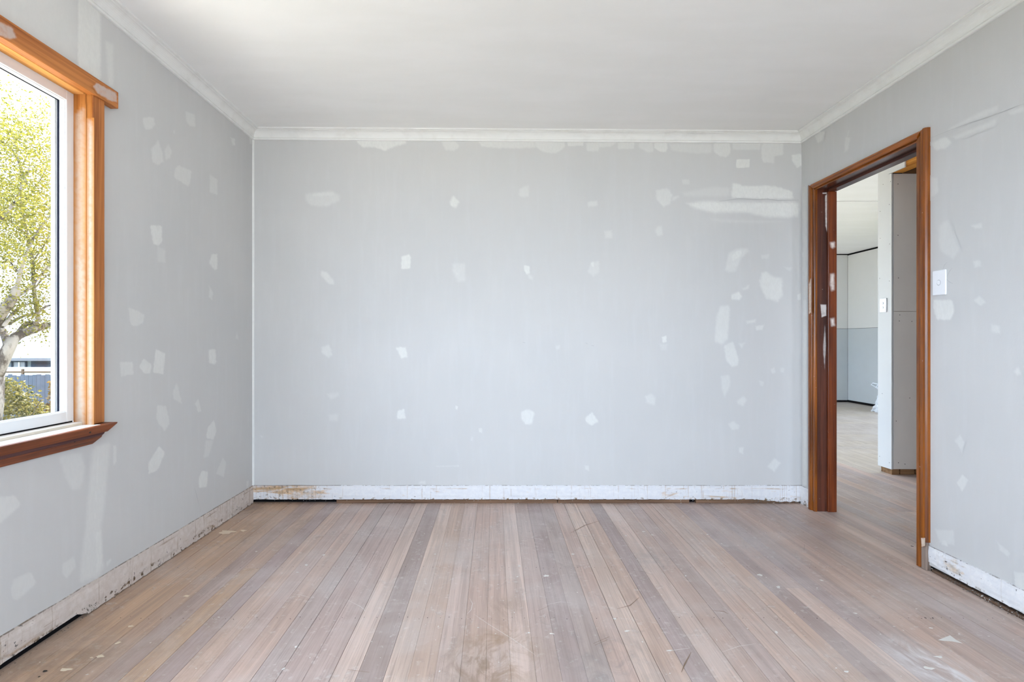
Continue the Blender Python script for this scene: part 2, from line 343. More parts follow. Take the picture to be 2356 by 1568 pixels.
patches(wall_left, pL, LN, 220, 180, .3316, [
 (.5, 4, [(325,275),(345,268),(405,265),(415,320),(395,355),(345,362),(328,320)]), (.5, 4, [(618,225),(690,245),(698,342),(650,335),(625,300)]),
 (.5, 5, [(435,420),(380,490),(390,590),(440,605),(480,580),(465,500)]), (.42, 5, [(505,445),(470,500),(480,575),(520,560),(535,510)]),
 (.5, 4, [(570,597),(670,640),(660,730),(640,755),(540,690),(545,630)]), (.5, 4, [(790,660),(848,700),(850,815),(785,790)]),
 (.6, 3, [(932,405),(970,420),(970,465),(950,468)]), (.85, 4, [(373,1015),(462,1018),(465,1140),(430,1165),(395,1150)]),
 (.3, 6, [(420,1150),(490,1190),(490,1285),(425,1280)]), (.8, 4, [(805,1215),(848,1215),(848,1320),(825,1335),(780,1280)]),
 (.5, 4, [(785,1430),(818,1480),(810,1545),(780,1520)]), (.5, 2, [(1065,405),(1090,415),(1090,465),(1068,455)]), (.3, 3, [(535,360),(555,358),(550,385),(538,385)])])
patches(wall_left, pL, LN, 220, 680, .3188, [
 (.5, 4, [(230,75),(355,130),(345,200),(290,225),(250,215)]), (.5, 4, [(170,475),(270,475),(275,570),(180,585)]),
 (.6, 3, [(345,450),(405,495),(395,560),(350,565),(310,510)]), (.7, 3, [(430,382),(505,415),(490,570),(410,555)]),
 (.8, 4, [(810,385),(868,382),(875,490),(850,500),(815,490)]), (.35, 3, [(1020,255),(1035,320),(1005,310)]),
 (.42, 4, [(585,620),(600,660),(628,785),(560,750),(552,690)]), (.5, 3, [(742,730),(765,830),(740,848),(715,780)]),
 (.5, 4, [(440,785),(512,790),(540,920),(500,985),(435,900)]), (.7, 3, [(855,890),(875,980),(850,1040),(795,1030),(805,950)]),
 (.4, 4, [(790,1040),(855,1040),(815,1165),(775,1175)]), (.75, 3, [(455,1080),(505,1130),(450,1260),(380,1290),(375,1210)]),
 (.45, 3, [(915,1165),(945,1200),(925,1310),(865,1285)]), (.85, 3, [(765,1260),(812,1265),(805,1380),(745,1390),(738,1320)]),
 (.5, 3, [(1088,1340),(1105,1330),(1108,1385),(1085,1395)])])
patches(wall_left, pL, LN, 0, 980, .2934, [
 (.5, 10, [(720,150),(880,110),(860,330),(830,650),(805,770),(810,1000),(830,1100),(790,1180),(610,1250),(615,1100),(650,850),(680,500)]),
 (.8, 3, [(765,200),(780,200),(760,560),(745,800),(732,800),(748,500)]), (.7, 6, [(735,820),(800,800),(812,1000),(800,1130),(740,1180)]),
 (.38, 9, [(440,230),(640,190),(680,330),(640,500),(560,515),(520,450)]), (.5, 5, [(-150,600),(0,550),(120,535),(170,620),(0,770),(-150,850)]),
 (.4, 5, [(480,1080),(585,1005),(600,1100),(525,1200),(480,1160)]), (.42, 6, [(75,1280),(100,1190),(245,1130),(295,1230),(140,1370),(95,1365)]),
 (.5, 4, [(880,150),(915,140),(915,280),(885,330)]), (.45, 3, [(830,1060),(870,1035),(875,1050),(835,1110)])])
patches(wall_left, pL, LN, 0, 0, 1., [
 (.75, 5, [(178,-60),(232,-20),(233,190),(176,152)]), (.3, 12, [(-400,-420),(176,-70),(176,150),(0,30),(-400,-235)]), (.45, 9, [(238,88),(264,100),(264,203),(246,198)])])
patches(wall_back, pB, BN, 580, 300, .25516, [
 (.85, 5, [(920,80),(1400,80),(1395,120),(1250,165),(1200,190),(1100,160),(1000,160),(950,120)]),
 (.4, 9, [(470,560),(560,545),(730,530),(810,580),(800,640),(680,700),(530,690),(470,640)]), (.6, 4, [(540,560),(740,545),(755,590),(640,598),(540,598)]),
 (.6, 6, [(610,1260),(670,1260),(745,1350),(745,1395),(690,1390),(610,1310)]), (.9, 4, [(1345,1130),(1420,1110),(1437,1150),(1430,1250),(1340,1255)]),
 (.9, 1, [(40,68),(660,72),(665,82),(40,80)])])
patches(wall_back, pB, BN, 1000, 300, .25516, [
 (.55, 5, [(50,90),(185,92),(240,140),(180,190),(90,185)]),
 (.6, 5, [(380,90),(900,92),(920,160),(760,170),(560,165),(420,150)]), (.6, 5, [(890,92),(1180,95),(1180,150),(1130,190),(1100,215),(980,205),(900,150)]),
 (.65, 3, [(1190,95),(1345,95),(1345,140),(1200,145)]), (.5, 5, [(1355,100),(1646,100),(1600,150),(1490,160),(1480,195),(1370,195)]),
 (.85, 5, [(170,575),(230,640),(200,705),(150,690),(125,640)]), (.4, 6, [(755,520),(855,480),(860,600),(790,615),(750,590)]),
 (.5, 5, [(1370,640),(1475,620),(1478,680),(1380,700)]), (.4, 6, [(1520,900),(1610,890),(1610,980),(1530,980)]),
 (.35, 9, [(145,1190),(290,1180),(290,1370),(200,1380),(150,1280)]), (.6, 3, [(185,1270),(230,1290),(195,1320)]),
 (.9, 3, [(800,1210),(860,1220),(862,1290),(825,1305),(805,1260)]), (.4, 6, [(840,1270),(900,1320),(880,1360),(830,1330)]), (.8, 2, [(1405,1190),(1440,1180),(1440,1235),(1410,1230)]),
 (.38, 7, [(1400,1180),(1490,1165),(1495,1280),(1430,1330),(1370,1280)])])
patches(wall_back, pB, BN, 1420, 300, .25507, [
 (.5, 4, [(0,105),(160,105),(155,170),(0,175)]), (.45, 5, [(185,105),(330,105),(330,200),(280,205),(190,160)]),
 (.75, 3, [(330,108),(450,110),(460,160),(440,200),(370,190),(330,160)]), (.4, 6, [(460,110),(860,108),(860,215),(700,215),(480,190)]),
 (.62, 4, [(865,105),(1025,108),(1025,200),(990,245),(930,240),(865,200)]), (.45, 4, [(1030,110),(1295,110),(1290,180),(1040,180)]),
 (.55, 4, [(1295,110),(1505,108),(1500,225),(1420,235),(1420,300),(1300,290)]), (.95, 2, [(1072,258),(1197,258),(1193,335),(1070,340)]),
 (.85, 4, [(1570,220),(1650,200),(1675,230),(1670,320),(1620,345),(1570,270)]), (.6, 6, [(345,530),(460,510),(510,580),(480,670),(420,700),(345,630)]),
 (.5, 5, [(480,600),(560,575),(575,600),(500,640)]),
 (.95, 5, [(1035,470),(1110,475),(1130,495),(1400,490),(1580,540),(1600,620),(1420,625),(1150,615),(1020,610)]),
 (.95, 9, [(600,650),(800,620),(1060,635),(1650,630),(1650,780),(1550,800),(1350,795),(1150,750),(850,755),(680,710)]),
 (.3, 10, [(560,550),(860,490),(1030,500),(1030,610),(600,610)]), (.3, 10, [(780,780),(1350,800),(1640,815),(1300,850),(900,840)]), (.45, 6, [(350,860),(410,850),(420,950),(360,960),(330,900)]),
 (.5, 8, [(1060,1060),(1180,1045),(1200,1090),(1120,1170),(1080,1280),(1000,1290),(960,1260),(990,1100)]), (.8, 5, [(1060,1080),(1150,1060),(1120,1140),(1030,1200),(1020,1130)]),
 (.35, 5, [(1290,1120),(1380,1105),(1370,1160),(1300,1165)]), (.35, 5, [(1490,1225),(1590,1228),(1560,1285)]),
 (.72, 8, [(1290,1270),(1350,1260),(1420,1310),(1500,1320),(1500,1500),(1450,1560),(1330,1520),(1270,1380)]),
 (.5, 5, [(1120,1420),(1200,1380),(1190,1430),(1130,1450)]), (.75, 5, [(1020,1480),(1100,1445),(1135,1490),(1110,1540),(1030,1530)]),
 (.55, 3, [(1620,1480),(1660,1460),(1660,1540),(1625,1530)]), (.4, 4, [(580,440),(655,435),(655,490),(590,490)])])
patches(wall_back, pB, BN, 580, 700, .26786, [
 (.55, 6, [(590,360),(670,335),(700,430),(660,470),(590,420)]), (.85, 4, [(1225,365),(1325,360),(1342,455),(1280,470)]),
 (.32, 8, [(620,760),(750,740),(760,790),(680,830)]), (.32, 8, [(640,930),(760,930),(740,1010),(660,1010)]), (.85, 4, [(1245,910),(1310,890),(1322,980),(1240,990)]),
 (.5, 3, [(70,1120),(105,1135),(75,1145)]), (.4, 4, [(1420,1540),(1450,1510),(1490,1510),(1490,1545)])])
patches(wall_back, pB, BN, 1000, 700, .26786, [
 (.75, 5, [(740,920),(800,890),(865,920),(845,1030),(780,1040),(735,980)]), (.85, 4, [(1290,970),(1355,920),(1415,1010),(1345,1045),(1295,1010)]),
 (.3, 5, [(1030,350),(1085,340),(1080,390),(1035,400)]), (.45, 4, [(1280,1380),(1330,1380),(1330,1430),(1290,1420)]), (.7, 2, [(178,868),(202,872),(195,905),(178,900)]),
 (.55, 3, [(375,1060),(410,1060),(410,1105),(380,1100)]), (.35, 3, [(10,1385),(210,1375),(210,1395),(10,1395)]), (.3, 4, [(310,1130),(340,1130),(330,1180),(305,1170)])])
patches(wall_back, pB, BN, 1420, 700, .2678, [
 (.55, 7, [(880,0),(980,0),(960,300),(900,360),(825,320),(845,100)]), (.65, 5, [(910,350),(1000,310),(1050,470),(1040,530),(980,545),(930,480)]),
 (.4, 5, [(1030,330),(1110,320),(1070,390)]), (.5, 5, [(1100,140),(1200,120),(1190,160),(1110,175)]), (.55, 4, [(1180,180),(1270,170),(1250,220),(1190,230)]),
 (.85, 3, [(375,275),(425,265),(430,320),(390,335)]), (.25, 6, [(350,330),(440,330),(430,400),(370,395)]), (.48, 8, [(230,780),(300,750),(345,800),(325,880),(240,850)]),
 (.42, 6, [(880,610),(970,590),(980,700),(920,815),(890,720)]), (.5, 6, [(1020,820),(1090,775),(1125,820),(1080,885),(1030,860)]),
 (.5, 6, [(940,1020),(1000,990),(1060,1040),(1040,1080),(980,1085)]), (.5, 4, [(1040,1225),(1095,1220),(1085,1285),(1040,1280)]),
 (.4, 4, [(1310,560),(1350,535),(1365,575),(1330,605)]), (.3, 4, [(1395,545),(1440,540),(1440,590),(1400,590)]), (.35, 4, [(1215,650),(1265,660),(1255,705),(1220,700)]), (.58, 5, [(1280,1390),(1350,1310),(1410,1360),(1350,1445)])])
patches(wall_right, pR, RN, 2120, 200, .3189, [
 (.6, 6, [(60,400),(180,350),(230,400),(180,450),(100,465)]), (.4, 8, [(180,300),(420,170),(570,120),(560,180),(300,280),(190,330)]), (.4, 8, [(200,360),(560,210),(540,280),(250,390)]),
 (.35, 6, [(620,180),(800,110),(800,170),(640,210)]), (.35, 6, [(54,640),(125,650),(130,760),(60,820)]), (.3, 10, [(110,1000),(200,930),(290,1180),(230,1260),(120,1180)]),
 (.5, 6, [(350,1000),(440,970),(450,1020),(390,1030)]), (.45, 6, [(370,1250),(430,1240),(440,1300),(380,1310)])])
patches(wall_right, pR, RN, 2120, 660, .4591, [
 (.75, 5, [(60,60),(160,60),(170,120),(150,170),(75,165),(55,100)]), (.5, 6, [(255,70),(290,35),(330,75),(300,100)]), (.4, 7, [(345,180),(400,190),(400,240),(350,230)]),
 (.5, 7, [(455,420),(490,390),(510,440),(480,450)]), (.45, 5, [(165,770),(195,735),(220,775),(205,835)]), (.55, 4, [(175,980),(205,935),(240,965),(205,1030)]),
 (.35, 5, [(65,1210),(165,1215),(172,1300),(90,1280)]), (.6, 4, [(100,1265),(130,1262),(138,1305),(100,1290)]), (.4, 5, [(375,1265),(450,1330),(440,1360),(390,1320)]), (.45, 5, [(460,1420),(600,1440),(600,1560),(470,1500)])])
patches(wall_right, pR, RN, 0, 0, 1., [
 (.6, 4, [(1873,312),(1884,301),(1899,301),(1895,323),(1881,331)]), (.45, 4, [(1945,315),(1959,315),(1952,348),(1941,353)]), (.3, 2, [(1952,300),(1956,298),(1950,320),(1945,330)]),
 (.6, 3, [(1847,690),(1857,688),(1857,1118),(1847,1116)]), (.3, 3, [(1847,430),(1857,425),(1857,690),(1847,690)])])
# filler bead run down the left inside corner and the join beside the right corner
m = MB(); rings = []
for i in range(41):
    z = .12+i*(2.43-.12)/40; r = .010+.003*mnoise.noise(Vector((0, 0, z*5)))
    rings.append([(XL-.001, YB-r*1.1, z), (XL+r*.55, YB-r*.5, z), (XL+r, YB+.001, z), (XL-.001, YB+.001, z)])
m.loft(rings); m.build('corner_bead', plain('white_corner_filler', (.80, .81, .79, 1), .7), wall_left)
M_seam = plain('soft_seam_line', (.47, .47, .465, 1), .8)
# hairline cracks and knife scratches on the plaster, thin grooves drawn as slim dark slivers
def scratch(parent, conv, nrm, pts, wdt, name='scratch', mat_=None):
    m = MB(); P = [conv(*p)+Vector(nrm)*.0019 for p in pts]; r = []
    for i, p in enumerate(P):
        d = (P[min(i+1, len(P)-1)]-P[max(i-1, 0)]).normalized(); s = d.cross(Vector(nrm))*wdt*(.4 if i in (0, len(P)-1) else 1)
        r.append([p-s, p+s])
    for a, b in zip(r[:-1], r[1:]): m.add([a[0], a[1], b[1], b[0]], [(0, 1, 2, 3)])
    m.build(name, mat_ or M_scr, parent)
M_scr = plain('grey_scratch', (.30, .31, .33, 1), .8)
for pts in [[(2177,641),(2186,655-32),(2192,616)], [(2177,640),(2185,648),(2193,652)], [(2170,620),(2174,609),(2180,603)]]: scratch(wall_right, pR, RN, pts, .0005)
for pts in [[(447,1122),(452,1140),(457,1162)], [(461,1170),(459,1178)]]: scratch(wall_left, pL, LN, pts, .0006)
scratch(wall_back, pB, BN, [(1655,463),(1700,457),(1740,459),(1765,458),(1790,461),(1838,460)], .0022, 'plaster_seam', M_seam)
scratch(wall_right, pR, RN, [(2140,318),(2185,300),(2230,283),(2280,268),(2340,244),(2380,232)], .0007, 'plaster_seam', M_seam)
for pts in [[(1347,788),(1352,791)], [(1361,794),(1367,795)], [(1202,787),(1209,788)]]: scratch(wall_back, pB, BN, pts, .0012)
m = MB(); p0, p1 = pR(2134.5, 300), pR(2134.5, 1262); m.box(XR-.0012, XR+.0005, p0.y-.0022, p0.y+.0022, .13, 2.085); m.build('open_joint', M_dark, wall_right)
m = MB(); m.box(XR-.002, XR+.001, p0.y+.003, p0.y+.012, .13, 2.075); m.build('sealant_strip', M_drip, wall_right)

# ------------------------------------------------------------------ stripped skirting strips
def strip(name, mat, axis, a, b, face, low, seed, label):
    """face: function (along, offset, z) -> point; low(along): bottom edge height"""
    n = int((b-a)/.012); m = MB(); top = []; bot = []; bk = []; R = 7
    grid = []
    for i in range(n+1):
        s = a+(b-a)*i/n
        zt = .1205+.0022*mnoise.noise(Vector((s*9, seed, 0)))
        zb = low(s)
        col = [face(s, .0, zt+.0004)]
        for j in range(R+1):
            f = j/R; z = zt+(zb-zt)*f
            o = .0035+.0018*mnoise.noise(Vector((s*14, z*60, seed)))+(.0015 if .25 < f < .8 else 0)
            col.append(face(s, o, z))
        col.append(face(s, -.012, zb+.001)); grid.append(col)
    k = len(grid[0]); vs = [p for c_ in grid for p in c_]
    fs = [(i*k+j, i*k+j+1, (i+1)*k+j+1, (i+1)*k+j) for i in range(n) for j in range(k-1)]
    m.add(vs, fs); return tag(m.build(name, mat), label, kind='structure')
nz = lambda s, f, sd: mnoise.noise(Vector((s*f, sd, 2.2)))
def lowB(s):
    z = .0275+.002*nz(s, 12, 1)+max(0, .010*(nz(s, 40, 4)-.25))
    if s > 1.72: z -= .016*min(1, (s-1.72)/.2)+.008*nz(s, 45, 9)
    return max(.004, z)
def lowL(s):
    base = .031 if s < 2.02 else (.031-.027*min(1, (s-2.02)/.06))
    return max(.003, base+.004*nz(s, 40, 5)+max(0, .014*(nz(s, 28, 8)-.3)))
def lowR(s):
    base = .030+.006*nz(s, 30, 6)+max(0, .02*(nz(s, 50, 7)-.2))
    if s > 2.33: base += .012*(s-2.33)/.12
    return base
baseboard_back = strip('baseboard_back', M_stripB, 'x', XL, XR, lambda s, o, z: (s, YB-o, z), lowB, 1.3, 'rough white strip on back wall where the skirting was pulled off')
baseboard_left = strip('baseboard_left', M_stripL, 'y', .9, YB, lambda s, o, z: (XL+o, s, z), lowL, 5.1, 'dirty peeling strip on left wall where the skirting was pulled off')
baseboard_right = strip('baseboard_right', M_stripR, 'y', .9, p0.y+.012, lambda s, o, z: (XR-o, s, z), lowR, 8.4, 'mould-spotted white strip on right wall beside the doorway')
m = MB(); m.box(XR-.006, XR, DY1+.070, YB, .0, .12); m.build('baseboard_end', M_stripR, baseboard_right)
# timber plates and dark cavity behind the strips
M_plate = wood('grey_brown_sole_plate', srgb(84, 62, 48), srgb(140, 110, 88), 'x', .85, .15)
for a, b, dz in [(-1.05, .42, 0), (.424, 1.30, .0), (1.345, XR-.02, .001)]:
    MB().box(a, b, YB+.004, YB+.06, -.001, .0225+dz).build('sole_plate', M_plate, baseboard_back)
MB().box(XL-.05, XR+.1, YB+.035, YB+.09, -.02, .045).build('cavity_backing', M_dark, baseboard_back)
MB().box(XL-.09, XL-.022, YN, YB+.09, -.02, .045).build('cavity_backing', M_dark, baseboard_left)
MB().box(XR+.022, XR+.09, YN, DY0-.02, -.02, .045).box(XR+.022, XR+.09, DY1+.02, YB+.09, -.02, .045).build('cavity_backing', M_dark, baseboard_right)
M_platey = wood('grey_brown_side_plate', srgb(70, 54, 44), srgb(126, 100, 82), 'y', .85, .15)
MB().box(XR+.004, XR+.05, 1.0, DY0-.07, -.001, .014).build('sole_plate', M_platey, baseboard_right)
# crumbs of plaster along the strips
M_crumb = plain('plaster_crumb', (.70, .69, .66, 1), .9, .1, .15)
M_grime = plain('grey_grime_crumb', (.16, .14, .12, 1), .9, .1, .3)
def crumbs(name, pts, mat, parent, smin, smax):
    m = MB()
    for p in pts:
        r = random.uniform(smin, smax); d = [Vector((random.gauss(0, 1), random.gauss(0, 1), random.gauss(0, .6))).normalized()*r*random.uniform(.6, 1.2) for _ in range(4)]
        q = Vector(p)+Vector((0, 0, r*.5)); m.add([q+v for v in d], [(0,1,2), (0,2,3), (0,3,1), (1,3,2)])
    return m.build(name, mat, parent, kind='stuff')
crumbs('plaster_crumbs', [(random.uniform(XL+.05, XR-.03), YB-random.uniform(-.004, .012), .0+random.choice((0, .018))) for _ in range(120)], M_crumb, baseboard_back, .0012, .004)
crumbs('grime_crumbs', [(random.uniform(1.70, XR), YB-random.uniform(0, .02), random.uniform(0, .025)) for _ in range(150)]+[(random.uniform(XL, XR), YB-random.uniform(.0, .01), 0) for _ in range(150)], M_grime, baseboard_back, .0015, .005)
crumbs('plaster_crumbs', [(XR-random.uniform(.0, .016), random.uniform(1.8, 2.25), random.uniform(.005, .02)) for _ in range(60)], M_crumb, baseboard_right, .0014, .0036)
crumbs('grime_crumbs', [(XR-random.uniform(.0, .014), random.uniform(1.9, 2.46), random.uniform(0, .022)) for _ in range(240)], M_grime, baseboard_right, .0015, .005)
crumbs('grime_crumbs', [(XL+random.uniform(.0, .012), random.uniform(1.6, 3.48), random.uniform(0, .004)) for _ in range(110)]+[(XL+random.uniform(.002, .007), random.gauss(2.09, .025), random.uniform(0, .035)) for _ in range(60)], M_grime, baseboard_left, .0012, .004)

# ------------------------------------------------------------------ floor
floor = MB().box(XL-.2, 6.5, YN-.1, YB+T+.02, -.12, -.021).box(XFL-.1, 6.5, YB+T+.02, 9.6, -.12, -.021).build('floor', M_dark); tag(floor, 'sanded timber board floor', kind='structure')
PX = [-30, 30, 90, 150, 209, 270, 331, 390, 452, 510, 574, 633, 694, 756, 816, 880, 936, 997, 1057, 1118, 1176, 1235, 1295, 1354, 1415, 1473, 1532, 1593, 1649, 1712, 1773, 1829, 1890, 1946, 2004, 2062, 2123, 2181, 2239]
while PX[-1] < 4500: PX.append(PX[-1]+59.4)
XS = [(p-VX)/784*EYE for p in PX]; XS[0] = XL-.02
TONE = {k_: tuple(min(.8, q*f_) for q, f_ in zip(v_, (1.235, 1.18, 1.165))) for k_, v_ in {'l': (.50, .40, .345), 't': (.455, .345, .285), 'm': (.40, .32, .285), 'd': (.338, .275, .26), 'g': (.365, .305, .285), 'b': (.46, .325, .225), 'o': (.485, .355, .265)}.items()}
KEY = 'b b b o m b d t m t g m m l d l t l t t l m d g t l t d l t m t l t d l g m t t m g m t l m t g t m t l t m t m l t'.split()
board_i = 0
def board(x0, x1, y0, y1, tone):
    global board_i; board_i += 1
    g = random.choice((.00005, .0001, .0002, .0004, .0008)); c = .0008; z0, z1 = -.02, random.uniform(-.0006, .0003)
    m = MB(); x0 += g; x1 -= g; y0 += .0004; y1 -= .0004
    sec = [(x0, z0), (x1, z0), (x1, z1-c), (x1-c, z1), (x0+c, z1), (x0, z1-c)]
    m.loft([[(x, y, z) for x, z in sec] for y in (y0, y1)])
    o = m.build('floor_board', M_board, floor)
    j = [random.uniform(.94, 1.06)*(1+.02*random.gauss(0, 1)) for _ in range(1)][0]
    o.color = (tone[0]*j, tone[1]*j, tone[2]*j*random.uniform(.97, 1.03), 1); return o
VIS = {9: 2.95, 11: 3.06, 5: 2.5, 35: 2.3}
for i in range(len(XS)-1):
    x0, x1 = XS[i], XS[i+1]
    if x0 > 4.4: break
    tn = TONE[KEY[i % len(KEY)]]
    if x0 < 2.0:
        j1 = VIS.get(i, random.uniform(-.4, 1.5)); end = YB+.095 if x1 < XR-.02 else 4.9
        y0 = YN
        board(x0, x1, y0, j1, TONE[random.choice('tmgl')] if i not in VIS else tn); board(x0, x1, j1, end, tn if i not in VIS else TONE[random.choice('tm')])
    else:
        j1 = random.uniform(2.2, 4.0)
        far = 9.3 if x1 < 3.12 else 4.298
        board(x0, x1, YN, j1, tn); board(x0, x1, j1, far, TONE[random.choice('mtgl')])
        if x1 >= 3.12 and x0 < 3.12: XE = x0
# far room: pale boards laid the other way
yy = 4.30; PALE = [(.56, .48, .39), (.50, .44, .385), (.47, .41, .365), (.52, .45, .37)]
while yy < 9.28:
    wv = .97 if yy < 4.4 else .135
    m = MB().box(XE+.001, 6.4, yy+.0008, min(yy+wv, 9.33)-.0008, -.02, -.0005, .0015)
    o = m.build('floor_board', M_board, floor); k = random.choice(PALE[1:]) if wv < .5 else PALE[0]; o.color = (*k, 1); yy += wv
# paint drips, nail holes
def blob(m, p, rx, ry, ang=0., h=.0008, n=11):
    ca, sa = math.cos(ang), math.sin(ang); top = []
    for k in range(n):
        a = k*2*math.pi/n; r = random.uniform(.45, 1.15)
        x, y = rx*r*math.cos(a), ry*r*math.sin(a); top.append((p.x+x*ca-y*sa, p.y+x*sa+y*ca))
    vs = [(x, y, .0004) for x, y in top]+[(p.x+(x-p.x)*.7, p.y+(y-p.y)*.7, .0004+h) for x, y in top]
    m.add(vs, [(k, (k+1) % n, n+(k+1) % n, n+k) for k in range(n)]+[tuple(n+k for k in range(n))])
DR = [(705,1299,6,3),(745,1276,7,2),(684,1316,6,2),(680,1487,5,4),(1001,1274,4,1.5),(652,1538,5,5),(1257,1324,10,4),(1318,1274,5,2.5),(1269,1457,11,3),(1216,1455,6,2.5),(1481,1222,6,1.5),(1440,1232,4,1.5),
      (1577,1324,4,2),(1414,1423,8,3),(1443,1451,9,3),(1541,1496,15,2),(1791,1350,7,5),(1748,1322,9,4),(1786,1453,7,5),(2142,1444,9,2),(1968,1410,7,2.5),(1890,1334,6,3),(1880,1352,4,1.5),
      (1947,1544,9,3),(1924,1536,4,2),(2160,1510,16,4),(2135,1536,18,6),(1195,1302,6,2),(1190,1326,4,2),(590,1268,5,2),(670,1250,3,1),(1500,1230,5,1.5),(1618,1277,4,1),(1628,1229,5,1.5),(1660,1250,3,1),(1100,1443,4,1.5)]
m = MB()
for px, py, a, b in DR:
    p = pF(px, py); sx = p.y/F; sy = (p.y**2)/(F*EYE); blob(m, p, a*sx*.72, b*sy*.72, random.uniform(-.3, .3))
for _ in range(230):
    p = Vector((random.uniform(XL+.05, XR-.05), random.uniform(1.5, 3.45), 0)); r = random.uniform(.0012, .0038); blob(m, p, r, r*random.uniform(.7, 1.8), random.uniform(0, 3), .0003, 7)
q = [pF(*p_) for p_ in ((2158,1472),(2186,1461),(2199,1471),(2216,1480),(2190,1475),(2172,1474))]
m.add([(p.x, p.y, .0007) for p in q], [tuple(range(6))])
m.build('paint_drips', M_drip, floor, kind='stuff')
m = MB()
for px, py, a, b in [(523,1223,24,4.5),(270,1479,7,4),(230,1509,13,4),(210,1512,5,2),(560,1220,9,3),(150,1540,18,5),(300,1440,9,2.5),(430,1370,8,2.5)]:
    p = pF(px, py); blob(m, p, a*p.y/F, b*p.y**2/(F*EYE))
m.build('cream_drips', M_creamdrip, floor, kind='stuff')
m = MB()
for yj in (1.58, 2.05, 2.51, 2.97, 3.42):
    for i in range(len(XS)-1):
        if XS[i+1] > XR-.02 or XS[i] < XL+.02: continue
        for f in (.2, .8):
            if random.random() < .8: blob(m, Vector((XS[i]+(XS[i+1]-XS[i])*f, yj+random.gauss(0, .006), 0)), .0022, .0026, 0, .0002, 6)
for px, py, a, b in [(104,1543,6,2.5),(90,1556,3,1.5),(2129,1421,2,1.5),(2146,1421,2,1.5),(2098,1256,3,1.5),(355,1263,7,.8)]:
    p = pF(px, py); blob(m, p, a*p.y/F, b*p.y**2/(F*EYE))
m.build('nail_holes', M_nail, floor, kind='stuff')

M_scw = plain('pale_scratch', (.66, .63, .60, 1), .8); M_scb = plain('brown_scratch', (.24, .165, .115, 1), .8); M_scg = plain('grey_scuff', (.22, .20, .19, 1), .8)
def scuff(pts, mat_, wdt):
    P_ = [pF(*p) for p in pts]; m = MB(); r = []
    for i, p in enumerate(P_):
        d = (P_[min(i+1, len(P_)-1)]-P_[max(i-1, 0)]).normalized(); s_ = d.cross(Vector((0, 0, 1)))*wdt*(.3 if i in (0, len(P_)-1) else random.uniform(.7, 1.2)); z_ = Vector((0, 0, .0006)); r.append([p-s_+z_, p+s_+z_])
    for a, b in zip(r[:-1], r[1:]): m.add([a[0], a[1], b[1], b[0]], [(0, 1, 2, 3)])
    m.build('floor_scratch', mat_, floor)
for pts in ([(1081,1376),(1087,1388),(1084,1402),(1075,1412)], [(674,1366),(692,1368),(712,1374)], [(1536,1497),(1560,1494),(1588,1490)], [(1090,1412),(1125,1436),(1180,1470),(1230,1505)], [(800,1380),(830,1395),(842,1406)], [(1660,1500),(1700,1486),(1740,1480)], [(1250,1392),(1290,1384),(1315,1386)]): scuff(pts, M_scw, .0011)
for pts in ([(1568,1546),(1575,1528),(1590,1500)], [(1365,1480),(1402,1464)], [(1368,1484),(1398,1471)], [(1312,1226),(1345,1208),(1382,1197)], [(1236,1405),(1262,1394)], [(1640,1404),(1665,1406),(1676,1412)], [(800,1540),(850,1546)], [(1420,1400),(1450,1392),(1470,1374)]): scuff(pts, M_scb, .0022)
for pts in ([(1275,1412),(1280,1430)], [(1452,1312),(1480,1314),(1500,1322)], [(1430,1215),(1452,1208)], [(1850,1265),(1851,1252)], [(210,1385),(228,1372)]): scuff(pts, M_scg, .0015)

# ------------------------------------------------------------------ window in the left wall
win = empty('window_1', 'white framed window in honey timber casing', kind='structure')
X0 = XL
def fr(name, mat, *boxes, c=.0015, parent=win):
    m = MB()
    for b in boxes: m.box(*b, c)
    return m.build(name, mat, parent)
cas = fr('side_casing', M_wz, (X0, X0+.024, 2.0735, 2.136, .752, 2.052))
MB().box(X0, X0+.024, WY0-.066, WY0-.003, .752, 2.052, .0015).build('side_casing', M_wz, win)
head = fr('head_casing', M_wy, (X0, X0+.034, WY0-.13, 2.202, 2.050, 2.120), c=.0025)
# jamb lining of pale timber, with a shadow line next to the casing
fr('jamb_lining', M_jz, (X0-.052, X0-.003, 2.0705, 2.09, .752, 2.056), c=.002); fr('jamb_lining', M_jz, (X0-.052, X0-.003, WY0-.02, WY0, .752, 2.056), c=.002)
fr('head_lining', M_jy, (X0-.052, X0-.003, WY0, 2.0705, 2.050, 2.07), c=.002)
fr('head_lining', M_jy, (X0-.001, X0+.022, WY0-.003, 2.0735, 2.0515, 2.058), c=.0005)
fr('casing_edge', M_jz, (X0-.001, X0+.0215, 2.072, 2.0745, .752, 2.0505), c=.0004)
# white aluminium frame
XA = -1.655
ALU = [(2.033, 2.0705)]
fr('window_frame', M_alu, (XA-.049, XA, 2.0360, 2.0705, .767, 2.052), (XA-.049, XA, WY0, WY0+.037, .767, 2.052),
   (XA-.049, XA, WY0+.037, 2.0360, .767, .806), (XA-.049, XA, WY0+.037, 2.0360, 2.013, 2.052), c=.0015)
fr('glazing_bead', M_alu, (XA-.025, XA-.006, 2.0335, 2.0365, .806, 2.013), (XA-.025, XA-.016, 2.0312, 2.0365, .806, 2.013), (XA-.025, XA-.006, WY0+.037, 2.033, .805, .809), (XA-.025, XA-.006, WY0+.037, 2.033, 2.010, 2.014), c=.0008)
fr('rubber_gasket', M_rubber, (XA-.0325, XA-.0252, 2.0300, 2.0365, .806, 2.0135), (XA-.0325, XA-.0252, WY0+.037, 2.033, .8055, .8090), (XA-.0325, XA-.0252, WY0+.037, 2.033, 2.0095, 2.0135), c=.0005)
fr('glass_pane', M_glass, (XA-.0375, XA-.0330, WY0+.03, 2.037, .80, 2.018), c=0)
